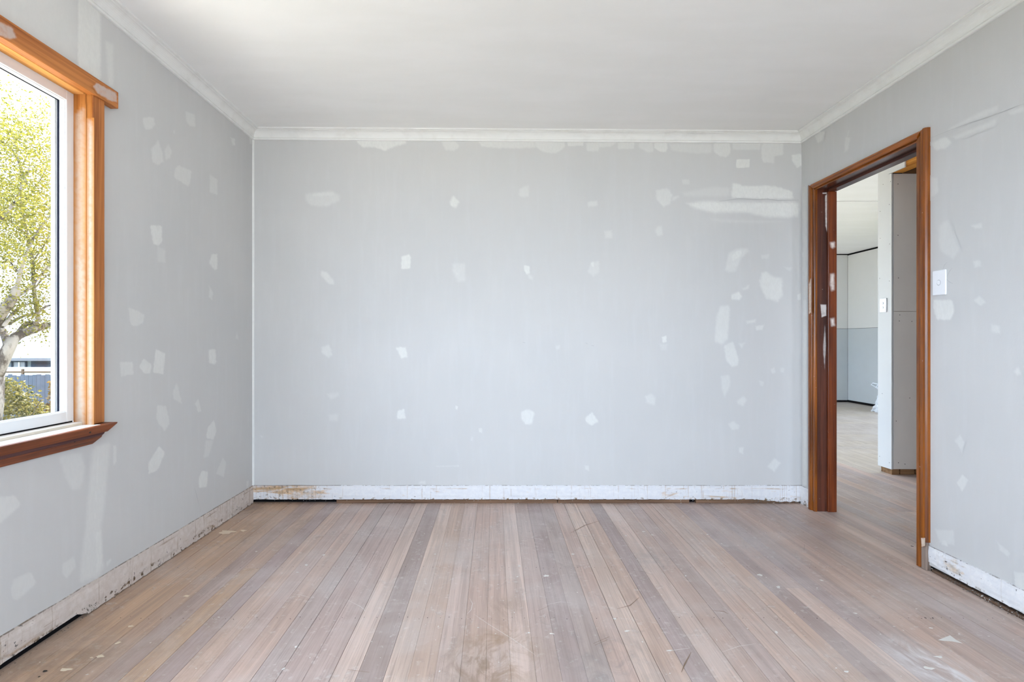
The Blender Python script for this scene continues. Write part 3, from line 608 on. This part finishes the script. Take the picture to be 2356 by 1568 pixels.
fr('outer_flange', plain('weathered_white_flange', (.80, .80, .79, 1), .6, .2, .12, 120), (XA-.054, XA-.0385, 2.0265, 2.075, .79, 2.03), (XA-.054, XA-.0385, WY0, WY0+.04, .79, 2.03), c=.001)
fr('frame_gap', M_dark, (XA-.03, XA-.004, WY0, 2.069, .7605, .7675), c=0)
# sill: inner stool painted pale, moulded nosing and apron in red-brown timber
M_stool = plain('chalky_white_sill_paint', (.76, .74, .72, 1), .6, .3, .06, 40)
M_cream = plain('cream_sill_edge', (.66, .60, .50, 1), .6, .3, .1, 30)
fr('sill_step', M_stool, (XA-.02, -1.622, WY0, 2.0705, .745, .7615)); fr('sill_step_edge', M_cream, (-1.6222, -1.6205, WY0, 2.0705, .7505, .7605), c=.0004)
fr('sill_board', M_stool, (-1.66, -1.556, WY0-.09, 2.080, .735, .7505), c=.001)
def swept(name, mat, sec, y0, y1, skew=0.):
    m = MB(); m.loft([[(x, y0, z) for x, z in sec], [(x, y1-skew*(sec[0][1]-z), z) for x, z in sec]]); return m.build(name, mat, win)
swept('sill_nosing', M_sill, [(-1.540, .7495), (-1.538, .745), (-1.558, .7165), (-1.607, .7165), (-1.607, .7495)], WY0-.14, 2.150, .9)
M_plum = wood('plum_sill_band', srgb(82, 52, 52), srgb(112, 76, 74), 'y', .6, .3)
swept('sill_scotia', M_plum, [(-1.566, .7175), (-1.569, .708), (-1.577, .7005), (-1.607, .7005), (-1.607, .7175)], WY0-.11, 2.118, .3)
swept('sill_apron', M_sill, [(-1.577, .7015), (-1.577, .695), (-1.598, .671), (-1.607, .671), (-1.607, .7015)], WY0-.11, 2.117, .8)
m = MB()
for px, py in ((207, 994), (171, 1015)):
    p = pL(px, py, -1.548 if py < 1000 else -1.577); m.box(p.x-.004, p.x+.003, p.y-.003, p.y+.003, p.z-.003, p.z+.003, .001)
m.build('nail_heads', M_nail, win)
# filler and sanding marks on the timber
def pJ(px, py): X = (px-VX)*2.0705/F; return Vector((X, 2.0705, EYE+(VY-py)*2.0705/F))
cf = lambda px, py: pL(px, py, X0+.024); ch = lambda px, py: pL(px, py, X0+.034)
patch(win, pJ, [(171,262),(197.5,240),(197.5,700),(171,640)], .6, 9, BN, M_jz, 'bare_patch'); patch(win, pJ, [(174,560),(197.5,610),(197.5,980),(172,980)], .8, 9, BN, M_jz, 'bare_patch')
patch(win, lambda px, py: pJ(px, py)+Vector((0, .0013, 0)), [(200,282),(215,272),(215,985),(200,985)], .8, 5, BN, M_jz, 'bare_patch')
patch(head, ch, [(212,198),(222,189),(268,214),(269,236),(250,232),(222,214)], .85, 4, LN, M_wy, 'sanded_patch'); patch(head, ch, [(-20,40),(28,62),(40,88),(20,92),(-20,76)], .8, 5, LN, M_wy, 'sanded_patch')

# unseen windows and glazed hall door added to light the rooms: frame and glass
def plain_window(name, axis, c0, a0, a1, z0, z1):
    w_ = empty(name, kind='structure'); m = MB(); k = .05
    def bx(p0, p1, q0, q1, d0, d1, mm):
        mm.box(d0, d1, p0, p1, q0, q1) if axis == 'x' else mm.box(p0, p1, d0, d1, q0, q1)
    for q in ((a0, a0+k, z0, z1), (a1-k, a1, z0, z1), (a0, a1, z0, z0+k), (a0, a1, z1-k, z1), ((a0+a1)/2-k/2, (a0+a1)/2+k/2, z0, z1)): bx(*q, c0-.06, c0-.02, m)
    m.build('window_frame', M_alu, w_); m = MB(); bx(a0+k, a1-k, z0+k, z1-k, c0-.043, c0-.038, m); m.build('glass_pane', M_glass, w_)
plain_window('unseen_window_2', 'y', YN, NX0, NX1, NZ0, NZ1); plain_window('unseen_glazed_door', 'y', 0, 2.20, 3.16, .0, 2.4); plain_window('unseen_window_3', 'x', XFL, FY0, FY1, FZ0, FZ1); plain_window('unseen_window_4', 'x', 6.25+.09, GY0, GY1, FZ0, FZ1)

# ------------------------------------------------------------------ doorway in the right wall
door = empty('door_1', 'doorway with varnished red-brown timber frame', kind='structure')
secI = [(0, 0), (0, .012), (.004, .016), (.018, .017), (.024, .014), (.0265, .009), (.0265, 0)]        # inner flat band
secO = [(.0275, 0), (.0275, .011), (.030, .019), (.037, .024), (.052, .024), (.060, .021), (.065, .013), (.066, 0)]   # outer bullnose
def leg(name, secs, inner, sgn, z0s, top):
    m = MB()
    for sec, z0 in zip(secs, z0s):
        m.loft([[(XR-t_, inner+sgn*w_, z0) for w_, t_ in sec], [(XR-t_, inner+sgn*w_, top+min(w_, .046)) for w_, t_ in sec]])
    return m.build(name, M_dz, door)
far_cas = leg('door_casing', (secI, secO), DY1, 1, (0, 0), DZ)
near_cas = leg('door_casing', (secI, secO), DY0, -1, (.004, .135), DZ)
secH = [(0, 0), (0, .012), (.003, .015), (.008, .012), (.010, .011), (.012, .019), (.018, .024), (.036, .024), (.043, .020), (.046, .012), (.046, 0)]
m = MB(); m.loft([[(XR-t_, DY0-w_*.9, DZ+w_) for w_, t_ in secH], [(XR-t_, DY1+w_*.9, DZ+w_) for w_, t_ in secH]]); head_cas = m.build('door_casing', M_dy, door)
MB().box(XR-.014, XR+.01, DY0-.060, DY0-.028, 0, .134, .003).build('raw_timber_block', wood('grey_raw_block', srgb(110, 92, 80), srgb(168, 150, 138), 'z', .85, .15, wear=.9), door)
def jb(name, mat, *b, c=.002): return MB().box(*b, c).build(name, mat, door)
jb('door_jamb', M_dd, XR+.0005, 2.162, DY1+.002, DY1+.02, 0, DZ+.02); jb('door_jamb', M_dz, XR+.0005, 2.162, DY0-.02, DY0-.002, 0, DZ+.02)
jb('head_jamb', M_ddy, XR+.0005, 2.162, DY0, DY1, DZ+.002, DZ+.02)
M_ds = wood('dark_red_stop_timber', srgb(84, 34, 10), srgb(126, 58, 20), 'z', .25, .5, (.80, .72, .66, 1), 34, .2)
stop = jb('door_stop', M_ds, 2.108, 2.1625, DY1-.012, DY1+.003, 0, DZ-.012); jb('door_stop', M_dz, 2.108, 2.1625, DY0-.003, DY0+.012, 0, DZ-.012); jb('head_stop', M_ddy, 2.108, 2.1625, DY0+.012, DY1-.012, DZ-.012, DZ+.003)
pS = lambda px, py: Vector(((px-VX)*(DY1-.012)/F, DY1-.012, EYE+(VY-py)*(DY1-.012)/F)); pD = lambda px, py: Vector(((px-VX)*(DY1+.002)/F, DY1+.002, EYE+(VY-py)*(DY1+.002)/F))
for pts, s in (([(1908,556),(1922,554),(1923,568),(1916,574),(1909,570)], .9), ([(1908,628),(1921,626),(1922,668),(1911,672),(1907,655)], .8), ([(1908,731),(1921,729),(1923,750),(1911,753)], .9)):
    patch(stop, pS, pts, s, 7, BN, M_ds, 'filler_patch', .8)
for pts, s in (([(1898,450),(1903,446),(1903,536),(1899,520)], .9), ([(1887,700),(1901,700),(1901,726),(1890,730)], .7), ([(1893,800),(1898,740),(1900,800),(1897,850)], .5), ([(1892,443),(1902,442),(1902,446),(1892,446)], .8)):
    patch(door, pD, pts, s, 2, BN, M_dd, 'filler_patch', .8)
patch(far_cas, lambda px, py: pR(px, py, XR-.0248), [(1861.5,655),(1866,640),(1866.5,718),(1862,722)], .9, 1.2, RN, M_dz, 'bare_patch', .5)
patch(near_cas, lambda px, py: pR(px, py, XR-.024), [(2120,1237),(2129,1237),(2129,1255),(2121,1257)], 1., 1, RN, M_dz, 'bare_patch', .5)

# light switch beside the door
def switch(name, label, loc, ang, rockers):
    e_ = empty(name, label, 'light switch', loc=loc); e_.rotation_euler = (0, 0, ang)
    m = MB(); m.box(-.0365, .0365, -.0085, 0, -.0575, .0575, .003); m.build('cover_plate', M_plastic, e_)
    for x, z in rockers:
        r = []
        for k in range(18):
            a = k*2*math.pi/18; r.append((x+.0095*math.cos(a)*(.8 if len(rockers) > 1 else 1), z+.0115*math.sin(a)*(.8 if len(rockers) > 1 else 1)))
        m = MB(); m.loft([[(a, -.0080, b) for a, b in r], [(x+(a-x)*1.12, -.0092, z+(b-z)*1.12) for a, b in r]]); bz = m.build('rocker_bezel', M_bezel, e_)
        m = MB(); m.loft([[(x+(a-x)*.92, -.0085, z+(b-z)*.92) for a, b in r], [(x+(a-x)*.86, -.0108-.0010*(b-z)/.0115, z+(b-z)*.86) for a, b in r]]); m.build('rocker', M_plastic, e_)
    return e_
switch('light_switch', 'white single-rocker light switch on grey wall beside the door casing', (XR, 2.409, 1.347), -H, [(0, 0)])
switch('light_switch', 'white two-rocker light switch on pale wall end seen through the doorway', (3.2-.0005, 4.318, 1.372), -H, [(0, .018), (0, -.018)])

# ------------------------------------------------------------------ beyond the door: hall, closet and far room
XC, YC0, YC1, HF = 3.20, 4.24, 4.375, 2.62
m = MB(); m.box(XC+.012, 4.6, YC0+.012, YC1-.012, .05, HF); hall = tag(m.build('wall_hall_partition', M_raw), 'stub partition wall lined with plasterboard', kind='structure')
MB().box(XC, XC+.010, YC0-.004, YC1+.012, .045, HF, .0012).build('plaster_sheet', M_gibw, hall)
MB().box(XC+.0155, XC+.0205, YC0-.0015, YC0+.012, .047, 2.426, .0008).build('sheet_edge', M_gibw, hall); MB().box(XC+.009, XC+.016, YC0+.008, YC0+.013, .05, 2.43).build('cavity_backing', M_dark, hall)
MB().box(XC+.0206, 4.6, YC0, YC0+.012, .047, 1.318, .0012).build('plaster_sheet', M_gibg, hall); MB().box(XC+.0206, 4.6, YC0, YC0+.012, 1.3205, 2.428, .0012).build('plaster_sheet', M_gibg, hall)
MB().box(XC+.014, 6.25, YC1, YC1+.012, .047, HF, .0012).build('plaster_sheet', M_gibw, hall)
for a, b, c_, d in ((XC+.015, XC+.075, YC0+.012, YC1-.004), (XC+.085, XC+.20, YC0+.014, YC0+.06), (XC+.21, XC+.6, YC0+.012, YC0+.08)): MB().box(a, b, c_, d, -.001, .046, .002).build('sole_plate', M_raw, hall)
MB().box(XC+.012, XC+.09, YC0, YC0+.02, 2.428, 2.62).build('cavity_backing', M_dark, hall)
MB().box(XC, XC+.09, 2.6, YC0-.003, 2.432, HF, .002).build('lintel', M_rawy, hall)
MB().box(XC-.012, XC, 4.085, YC0+.02, 2.430, HF, .0012).build('plaster_sheet', M_gibw, hall)
m = MB()
for px, py in ((2032, 424), (2049, 417), (2055, 398), (2049, 398), (2046, 470), (2025, 486), (2025, 548), (2047, 561), (2046, 646), (2024, 640), (2024, 1049), (2046, 1064), (2030, 905)):
    y = F*XC/(px-VX); z = EYE+(VY-py)*y/F; m.box(XC-.0010, XC+.001, y-.0024, y+.0024, z-.0024, z+.0024)
for px, py in ((2066, 423), (2066, 541), (2067, 639), (2070, 724), (2098, 739), (2069, 738), (2062, 968), (2093, 915), (2067, 1064), (2082, 1067)):
    p = pB(px, py, YC0); m.box(p.x-.003, p.x+.003, YC0-.001, YC0+.001, p.z-.003, p.z+.003)
m.build('screw_heads', M_screw, hall, kind='stuff')
m = MB(); m.box(4.35, 4.45, .3, YC0, 0, HF); m.box(XC, 4.45, .2, .3, 0, HF); m.box(XC, XC+.1, .3, 2.6, 0, HF); m.box(2.162, 2.20, -.1, 0, 0, HF); m.box(3.16, XC, -.1, 0, 0, HF); m.box(2.20, 3.16, -.1, 0, 2.4, HF)
tag(m.build('wall_hall_right', M_gibg), kind='structure')
m = MB(); m.box(2.1, 6.7, -.1, 9.6, HF, 2.72); m.box(XFL-.1, 2.1, YB+T, 9.6, HF, 2.72); fc = tag(m.build('ceiling_far_room', M_ceil), 'white far room ceiling', kind='structure')
MB().box(2.2, 6.25, 5.79, 5.835, HF-.008, HF, .002).build('ceiling_batten', M_ceil, fc)
YF, XF = 9.30, 6.25
wf = tag(MB().box(XFL-.1, XF+.1, YF+.013, YF+.1, 0, HF).build('wall_far_end', M_dark), 'far room end wall lined with plasterboard', kind='structure')
MB().box(2.2, XF-.001, YF, YF+.012, .035, 1.296, .0015).build('plaster_sheet', M_gibb, wf); MB().box(2.2, XF-.001, YF, YF+.012, 1.3005, HF-.02, .0015).build('plaster_sheet', M_gibw, wf)
MB().box(XFL, 2.195, YF, YF+.012, .035, HF-.02, .0015).build('plaster_sheet', M_gibw, wf)
m = MB()
for a in ((YC1, GY0, 0, HF), (GY1, YF+.1, 0, HF), (GY0, GY1, 0, FZ0), (GY0, GY1, FZ1, HF)): m.box(XF+.013, XF+.1, *a)
wr = tag(m.build('wall_far_right', M_dark), 'far room side wall lined with plasterboard', kind='structure')
for a, b in ((YC1, GY0), (GY1, YF-.002)):
    MB().box(XF, XF+.012, a, b, .04, 1.296, .0015).build('plaster_sheet', M_gibb, wr); MB().box(XF, XF+.012, a, b, 1.3005, HF-.03, .0015).build('plaster_sheet', M_gibw, wr)
m = MB()
for a in ((YB+T, FY0, 0, 2.75), (FY1, YF+.1, 0, 2.75), (FY0, FY1, 0, FZ0), (FY0, FY1, FZ1, 2.75)): m.box(XFL-T, XFL, *a)
tag(m.build('wall_far_left', M_gibw), kind='structure')

# plastic bag on the far floor
bag = empty('plastic_bag', 'crumpled white plastic bag with loop handles on the floor behind the wall end', 'bag', loc=(5.935, 8.0, 0))
t = NT('thin_white_plastic', .35, .4); t.color((.80, .83, .88, 1)); t.b.inputs['Transmission Weight'].default_value = .15; M_bag = t.m
rings = []
for i in range(13):
    f_ = i/12; z = .002+.30*f_; r_ = .155*(1-.72*f_**1.4)+.012*math.sin(f_*9)
    rings.append([(math.cos(a)*r_*(1+.42*mnoise.noise(Vector((a*2.2, z*22, 1)))), math.sin(a)*r_*.85*(1+.42*mnoise.noise(Vector((a*2.2, z*22, 9)))), max(.001, z+.03*mnoise.noise(Vector((a*3, z*9, 4))))) for a in [k*2*math.pi/26 for k in range(26)]])
MB().loft(rings).build('bag_body', M_bag, bag)
for s in (-1, 1): MB().tube([(-.01, s*.02, .29), (-.06, s*.04, .345), (-.12, s*.05, .375+.012*s), (-.165, s*.05, .40+.012*s), (-.14, s*.05, .425+.012*s), (-.06, s*.04, .415), (.03, s*.03, .36), (.03, s*.02, .29)], [.012, .009, .007, .006, .007, .009, .010, .012], 6).build('handle', M_bag, bag)

# ------------------------------------------------------------------ outside the window
def P(px, py, y): return Vector(((px-VX)*y/F, y, EYE+(VY-py)*y/F))
t = NT('sunlit_grass', .9, .1); t.color(t.mix(t.ramp(t.noise(t.pos, 3, 5), .35, .65), (.045, .05, .01, 1), (.09, .08, .022, 1))); M_lawn = t.m
def gz(x, y): d = max(0, -x-2.5); return -.55-.055*d
m = MB(); NXG, NYG = 60, 40; g = []
for i in range(NXG+1):
    for j in range(NYG+1):
        x = 30-92*i/NXG; y = -25+85*j/NYG; g.append((x, y, gz(x, y)+.05*mnoise.noise(Vector((x*.5, y*.5, 0)))))
m.add(g, [(i*(NYG+1)+j, (i+1)*(NYG+1)+j, (i+1)*(NYG+1)+j+1, i*(NYG+1)+j+1) for i in range(NXG) for j in range(NYG)])
tag(m.build('ground', M_lawn, smooth=True), 'sloping lawn outside the window', kind='structure')
t = NT('pale_concrete', .9, .1); t.color(t.mix(t.noise(t.pos, 2, 5), (.64, .58, .48, 1), (.72, .66, .56, 1))); M_conc = t.m
m = MB(); m.box(-4.3, XL-.13, YN-9, 9.5, -.60, -.42); m.box(XL-.13, 8.5, YN-9, YN-.13, -.60, -.42); m.box(2.2, 3.2, YN-.13, -.15, -.60, -.42); m.box(XL-.13, XFL-.13, YB+T+.05, 9.5, -.60, -.42)  # unseen paving added to reflect light up onto the ceilings
tag(m.build('concrete_bounce_path', M_conc), 'pale concrete added out of view along the house to bounce light indoors', kind='structure')
def leafmat(name, a, b, c_):
    t = NT(name, .55, .25); i = t.noise(t.pos, 4.5, 4); k = t.noise(t.pos, 40, 2)
    t.color(t.mix(t.ramp(k, .4, .65), t.mix(t.ramp(i, .4, .6), a, b), c_))
    tl = t.n.new('ShaderNodeBsdfTranslucent'); t.link(t.b.inputs['Base Color'].links[0].from_socket, tl.inputs[0])
    mx = t.n.new('ShaderNodeMixShader'); mx.inputs[0].default_value = .45
    t.link(t.b.outputs[0], mx.inputs[1]); t.link(tl.outputs[0], mx.inputs[2]); t.link(mx.outputs[0], t.n['Material Output'].inputs[0]); return t.m
M_leaf = leafmat('yellow_green_leaf', (.080, .088, .007, 1), (.18, .165, .012, 1), (.28, .235, .05, 1))
M_leaf2 = leafmat('bush_leaf', (.05, .055, .008, 1), (.14, .12, .018, 1), (.26, .21, .07, 1))
M_flax = leafmat('straw_green_blade', (.09, .085, .012, 1), (.14, .125, .025, 1), (.20, .17, .06, 1))
t = NT('pale_grey_bark', .9, .1); t.color(t.mix(t.ramp(t.noise(t.scale(9, 9, 4), 1, 5, .7), .42, .6), (.24, .205, .17, 1), (.06, .045, .035, 1))); t.bump(t.noise(t.pos, 30, 4), .5, .01); M_bark = t.m
def leaves(m, p, s):
    d = Vector((random.gauss(0, 1), random.gauss(0, 1), random.gauss(0, .5)-.2)).normalized(); u = d.cross(Vector((random.gauss(0, 1), random.gauss(0, 1), random.gauss(0, 1)))).normalized()
    q = d.cross(u)*.25*s
    m.add([p, p+d*s*.45+u*s*.3+q, p+d*s, p+d*s*.45-u*s*.3+q], [(0, 1, 2), (0, 2, 3)])
tree = empty('garden_tree', 'tall pale-barked tree with yellow-green leaves outside the window', 'tree', loc=(0, 0, 0))
YT = 6.6
base = P(-40, 1010, YT); fork = P(-8, 862, YT)
MB().tube([base, P(-24, 930, YT), fork+Vector((-.05, 0, 0))], [.17, .14, .12], 12).build('trunk', M_bark, tree, True)
BR = [([(75, 600, .3), (95, 575, .35), (112, 545, .4), (135, 520, .5)], .010, .004), ([(62, 540, .2), (40, 520, .1), (10, 500, .1), (-30, 470, 0)], .012, .004), ([(78, 665, .3), (100, 640, .4), (125, 622, .5)], .011, .004),
      ([(46, 630, -.3), (20, 600, -.2), (-10, 585, -.1)], .012, .005), ([(50, 470, .1), (75, 440, .2), (100, 400, .3), (118, 350, .3)], .009, .003), ([(48, 385, .1), (70, 340, .1), (84, 290, .1)], .007, .003), ([(-8, 862, 0), (20, 800, 0), (36, 775, .1), (62, 763, .2), (95, 752, .4), (130, 744, .7), (200, 730, 1.2)], .075, .03),
      ([(-12, 870, 0), (-30, 790, -.1), (0, 725, -.2), (26, 690, -.3), (40, 662, -.3)], .085, .045), ([(38, 668, -.3), (46, 630, -.3), (60, 585, -.3), (88, 530, -.2), (130, 480, 0)], .026, .008),
      ([(20, 800, 0), (10, 770, .2), (-10, 740, .4), (-60, 690, .6), (-130, 600, .8)], .05, .02),
      ([(36, 775, .1), (60, 745, .3), (85, 742, .3), (86, 720, .3), (78, 665, .3), (75, 600, .3), (62, 540, .2), (50, 470, .1), (48, 420, 0)], .035, .010),
      ([(86, 720, .3), (105, 705, .4), (120, 700, .5), (160, 680, .7)], .018, .008), ([(26, 690, -.3), (70, 660, 0), (120, 600, .3), (170, 520, .5)], .02, .008),
      ([(62, 430, .1), (48, 385, .1), (28, 345, .1), (0, 322, .1), (-40, 290, .2)], .016, .006), ([(48, 420, 0), (46, 384, 0), (36, 340, 0), (28, 300, 0)], .012, .005),
      ([(-30, 790, -.1), (-90, 650, -.4), (-120, 520, -.6), (-100, 400, -.6)], .08, .02), ([(-90, 650, -.4), (-30, 540, -.5), (30, 470, -.5), (70, 380, -.4)], .03, .008),
      ([(20, 745, .2), (50, 728, .2), (85, 720, .3)], .022, .014), ([(0, 765, -.2), (12, 745, -.2), (40, 710, 0), (90, 690, .2)], .03, .01)]
def spline(Q, k=5):
    out = []; E = [Q[0]*2-Q[1]]+Q+[Q[-1]*2-Q[-2]]
    for i in range(1, len(E)-2):
        a, b, c_, d = E[i-1:i+3]
        for j in range(k):
            t_ = j/k; out.append(.5*((2*b)+(c_-a)*t_+(2*a-5*b+4*c_-d)*t_*t_+(3*b-a-3*c_+d)*t_**3))
    return out+[Q[-1]]
tips = []
for pts, r0, r1 in BR:
    Q = spline([P(a, b, YT+d) for a, b, d in pts]); n = len(Q)
    MB().tube(Q, [r0+(r1-r0)*i/(n-1) for i in range(n)], 8).build('branch', M_bark, tree, True)
    tips += Q[max(1, n//2):]
m = MB()
for k in range(8200):
    a = random.uniform(0, 2*math.pi); r = math.sqrt(random.random()); hh = random.betavariate(1.5, 1.3)
    cx, cy = -6.1+2.7*r*math.cos(a), YT+.3+2.2*r*math.sin(a); zt = 1.75+2.5*hh*(1-.35*r*r)
    if mnoise.noise(Vector((cx*1.5, cy*1.5, zt*1.5))) < -.16: continue
    for _ in range(random.randint(6, 17)):
        leaves(m, Vector((cx+random.gauss(0, .13), cy+random.gauss(0, .13), zt+random.gauss(0, .10))), random.uniform(.022, .044))
for q in tips:
    for _ in range(60): leaves(m, q+Vector((random.gauss(0, .17), random.gauss(0, .17), random.gauss(0, .11)+.05)), random.uniform(.024, .045))
m.build('foliage', M_leaf, tree, kind='stuff', fix=False)
def bush(name, label, c, r, n, s, mat):
    b = empty(name, label, 'shrub'); m = MB()
    for _ in range(n):
        a = random.uniform(0, 2*math.pi); zz = random.random(); rr = math.sqrt(max(0, 1-zz*zz))*random.uniform(.7, 1.03)
        leaves(m, Vector((c[0]+r[0]*rr*math.cos(a), c[1]+r[1]*rr*math.sin(a), c[2]+r[2]*zz*random.uniform(.75, 1.05)+.1*mnoise.noise(Vector((a*3, zz*5, 1))))), random.uniform(.7, 1.3)*s)
    m.build('foliage', mat, b, kind='stuff', fix=False); m = MB()
    for k in range(7):
        a = k*.9; m.tube([(c[0]+.05*math.cos(a), c[1]+.05*math.sin(a), c[2]-.1), (c[0]+r[0]*.4*math.cos(a), c[1]+r[1]*.4*math.sin(a), c[2]+r[2]*.45), (c[0]+r[0]*.8*math.cos(a), c[1]+r[1]*.8*math.sin(a), c[2]+r[2]*.8)], [.02, .012, .005], 6)
    m.build('stems', M_bark, b); return b
c = P(20, 850, 7.3); bush('rounded_shrub', 'rounded yellow-green leafy shrub below the tree branches', (c.x-.1, c.y, gz(c.x, 0)-.02), (.68, .7, 1.33), 5200, .06, M_leaf2)
c = P(95, 900, 8.8); bush('low_shrub', 'low straw-coloured shrub in front of the paling fence', (c.x, c.y, gz(c.x, 0)-.02), (.75, .6, .72), 3600, .07, M_flax)
c = P(117, 800, 12.0); bush('orange_shrub', 'small orange-leaved shrub beside the dark house wall', (c.x+.42, c.y, gz(c.x, 0)-.02), (.42, .4, 2.15), 1500, .10, leafmat('orange_leaf', (.14, .06, .008, 1), (.20, .10, .012, 1), (.18, .12, .02, 1)))
fl = empty('flax_plant', 'clump of long straw-green strap leaves under the window', 'plant')
fc0 = P(20, 1120, 4.3); fc0.z = gz(fc0.x, 0)-.05
for k in range(26):
    a = random.uniform(0, 2*math.pi); L = random.uniform(.62, .98); o_ = random.uniform(.10, .42); w_ = random.uniform(.018, .03); m = MB(); rg = []
    b = fc0+Vector((random.gauss(0, .13), random.gauss(0, .13), 0)); sd = Vector((-math.sin(a), math.cos(a), 0))
    for i in range(7):
        f = i/6; p = b+Vector((math.cos(a)*o_*f*f, math.sin(a)*o_*f*f, L*(f-.18*f*f*o_*3))); ww = w_*(1-f**2.2)+.001
        rg.append([p-sd*ww, p+Vector((math.cos(a), math.sin(a), 0))*-.006, p+sd*ww, p+Vector((math.cos(a), math.sin(a), .2))*.003])
    m.loft(rg).build('blade', M_flax, fl)
# paling fence of single palings
pal = empty('paling_fence', 'weathered blue-grey timber paling fence behind the shrubs', 'fence')
M_pal = plain('weathered_paling', (.075, .085, .105, 1), .9, .1, .25, 9); YFN = 13.0
x = -14.6; top = EYE-78*YFN/F
while x < -9.4:
    w_ = random.uniform(.098, .108); h_ = top+random.uniform(-.03, .02); z0 = gz(x, 0)-.05
    MB().loft([[(x+.004, YFN-random.uniform(0, .01), z) , (x+w_-.004, YFN, z), (x+w_-.004, YFN+.018, z), (x+.004, YFN+.018, z)] for z in (z0, h_)]).build('paling', M_pal, pal); x += w_
for z in (top-.25, top-.95): MB().box(-14.6, -9.4, YFN+.02, YFN+.07, z-.04, z+.04).build('rail', M_pal, pal)
# white rendered wall with a timber rail
M_white = plain('white_render', (.78, .77, .74, 1), .8, .1, .04, 5)
yw = 16.5; zt = EYE-61*yw/F; zb = gz(-15, 0)-.1
gw = empty('garden_wall', 'white rendered garden wall with a thin brown rail behind the paling fence', 'wall')
MB().box(-19, -11.5, yw, yw+.18, zb, zt-.04, .01).build('wall_body', M_white, gw); MB().box(-19, -11.5, yw-.03, yw+.21, zt-.04, zt, .01).build('coping', M_white, gw)
M_tan = plain('tan_rail', (.09, .055, .03, 1), .8, .2)
MB().box(-19, -11.5, yw-.045, yw-.005, zt-.16, zt-.115, .004).build('rail', M_tan, gw)
for k in range(6): MB().box(-18.4+k*1.2, -18.34+k*1.2, yw-.05, yw-.002, zt-.75, zt-.05, .004).build('post', M_tan, gw)
# neighbour's house
hs = empty('neighbour_house', 'pale blue house with navy wall and light grey hip roof beyond the fence', 'house')
yh = 24.; k = yh/F; ez = EYE-40*k; fz = gz(-22, 0)-.3
xa, xb, xc = (-90-VX)*k, (72-VX)*k, (175-VX)*k
M_pblue = plain('pale_blue_weatherboard', (.16, .19, .21, 1), .8, .2, .03); M_navy = plain('navy_weatherboard', (.018, .028, .05, 1), .7, .25, .1); M_rf = plain('light_grey_roof', (.22, .23, .24, 1), .6, .3, .04, 2)
MB().box(xa, xb, yh, yh+7, fz, ez).build('wall', M_pblue, hs)
for i in range(9): MB().box(xb, xc, yh-.015-.01*(i % 2), yh+7, fz+i*(ez-fz)/9, fz+(i+1)*(ez-fz)/9-.01).build('weatherboard', M_navy, hs)
xr0, xr1 = xa-.5, xc+.6; rp = 2.6
MB().add([(xr0, yh-.5, ez), (xr1, yh-.5, ez), (xr1, yh+7.5, ez), (xr0, yh+7.5, ez), (xr0+3.5, yh+3.5, ez+rp), (xr1-2.6, yh+3.5, ez+rp)], [(0,1,5,4), (1,2,5), (2,3,4,5), (3,0,4), (0,3,2,1)]).build('roof', M_rf, hs)
MB().box(xr0, xr1, yh-.58, yh-.47, ez-.10, ez+.04, .01).build('gutter', plain('dark_gutter', (.10, .10, .11, 1), .5), hs)
wx0, wx1, wz0, wz1 = (28-VX)*k, (63-VX)*k, EYE-66*k, EYE-45*k
wdw = MB(); [wdw.box(*b) for b in ((wx0, wx1, yh-.06, yh+.02, wz1-.07, wz1), (wx0, wx1, yh-.06, yh+.02, wz0, wz0+.07), (wx0, wx0+.07, yh-.06, yh+.02, wz0, wz1), (wx1-.07, wx1, yh-.06, yh+.02, wz0, wz1))]
wdw = wdw.build('window', M_navy, hs); MB().box(wx0+.07, wx1-.07, yh-.02, yh+.01, wz0+.07, wz1-.07).build('pane', plain('net_curtain_glass', (.16, .17, .19, 1), .3, .5), wdw)
MB().box((wx0+wx1)/2-.03, (wx0+wx1)/2+.03, yh-.05, yh, wz0+.07, wz1-.07).build('mullion', M_white, wdw)
MB().tube([((96-VX)*k, yh+1.2, ez+.4), ((96-VX)*k, yh+1.2, ez+2.6)], .02, 6).build('aerial_mast', M_screw, hs)
MB().box((86-VX)*k, (116-VX)*k, yh+.35, yh+1.0, ez+.30, ez+.42, .02).build('roof_vent', M_navy, hs)
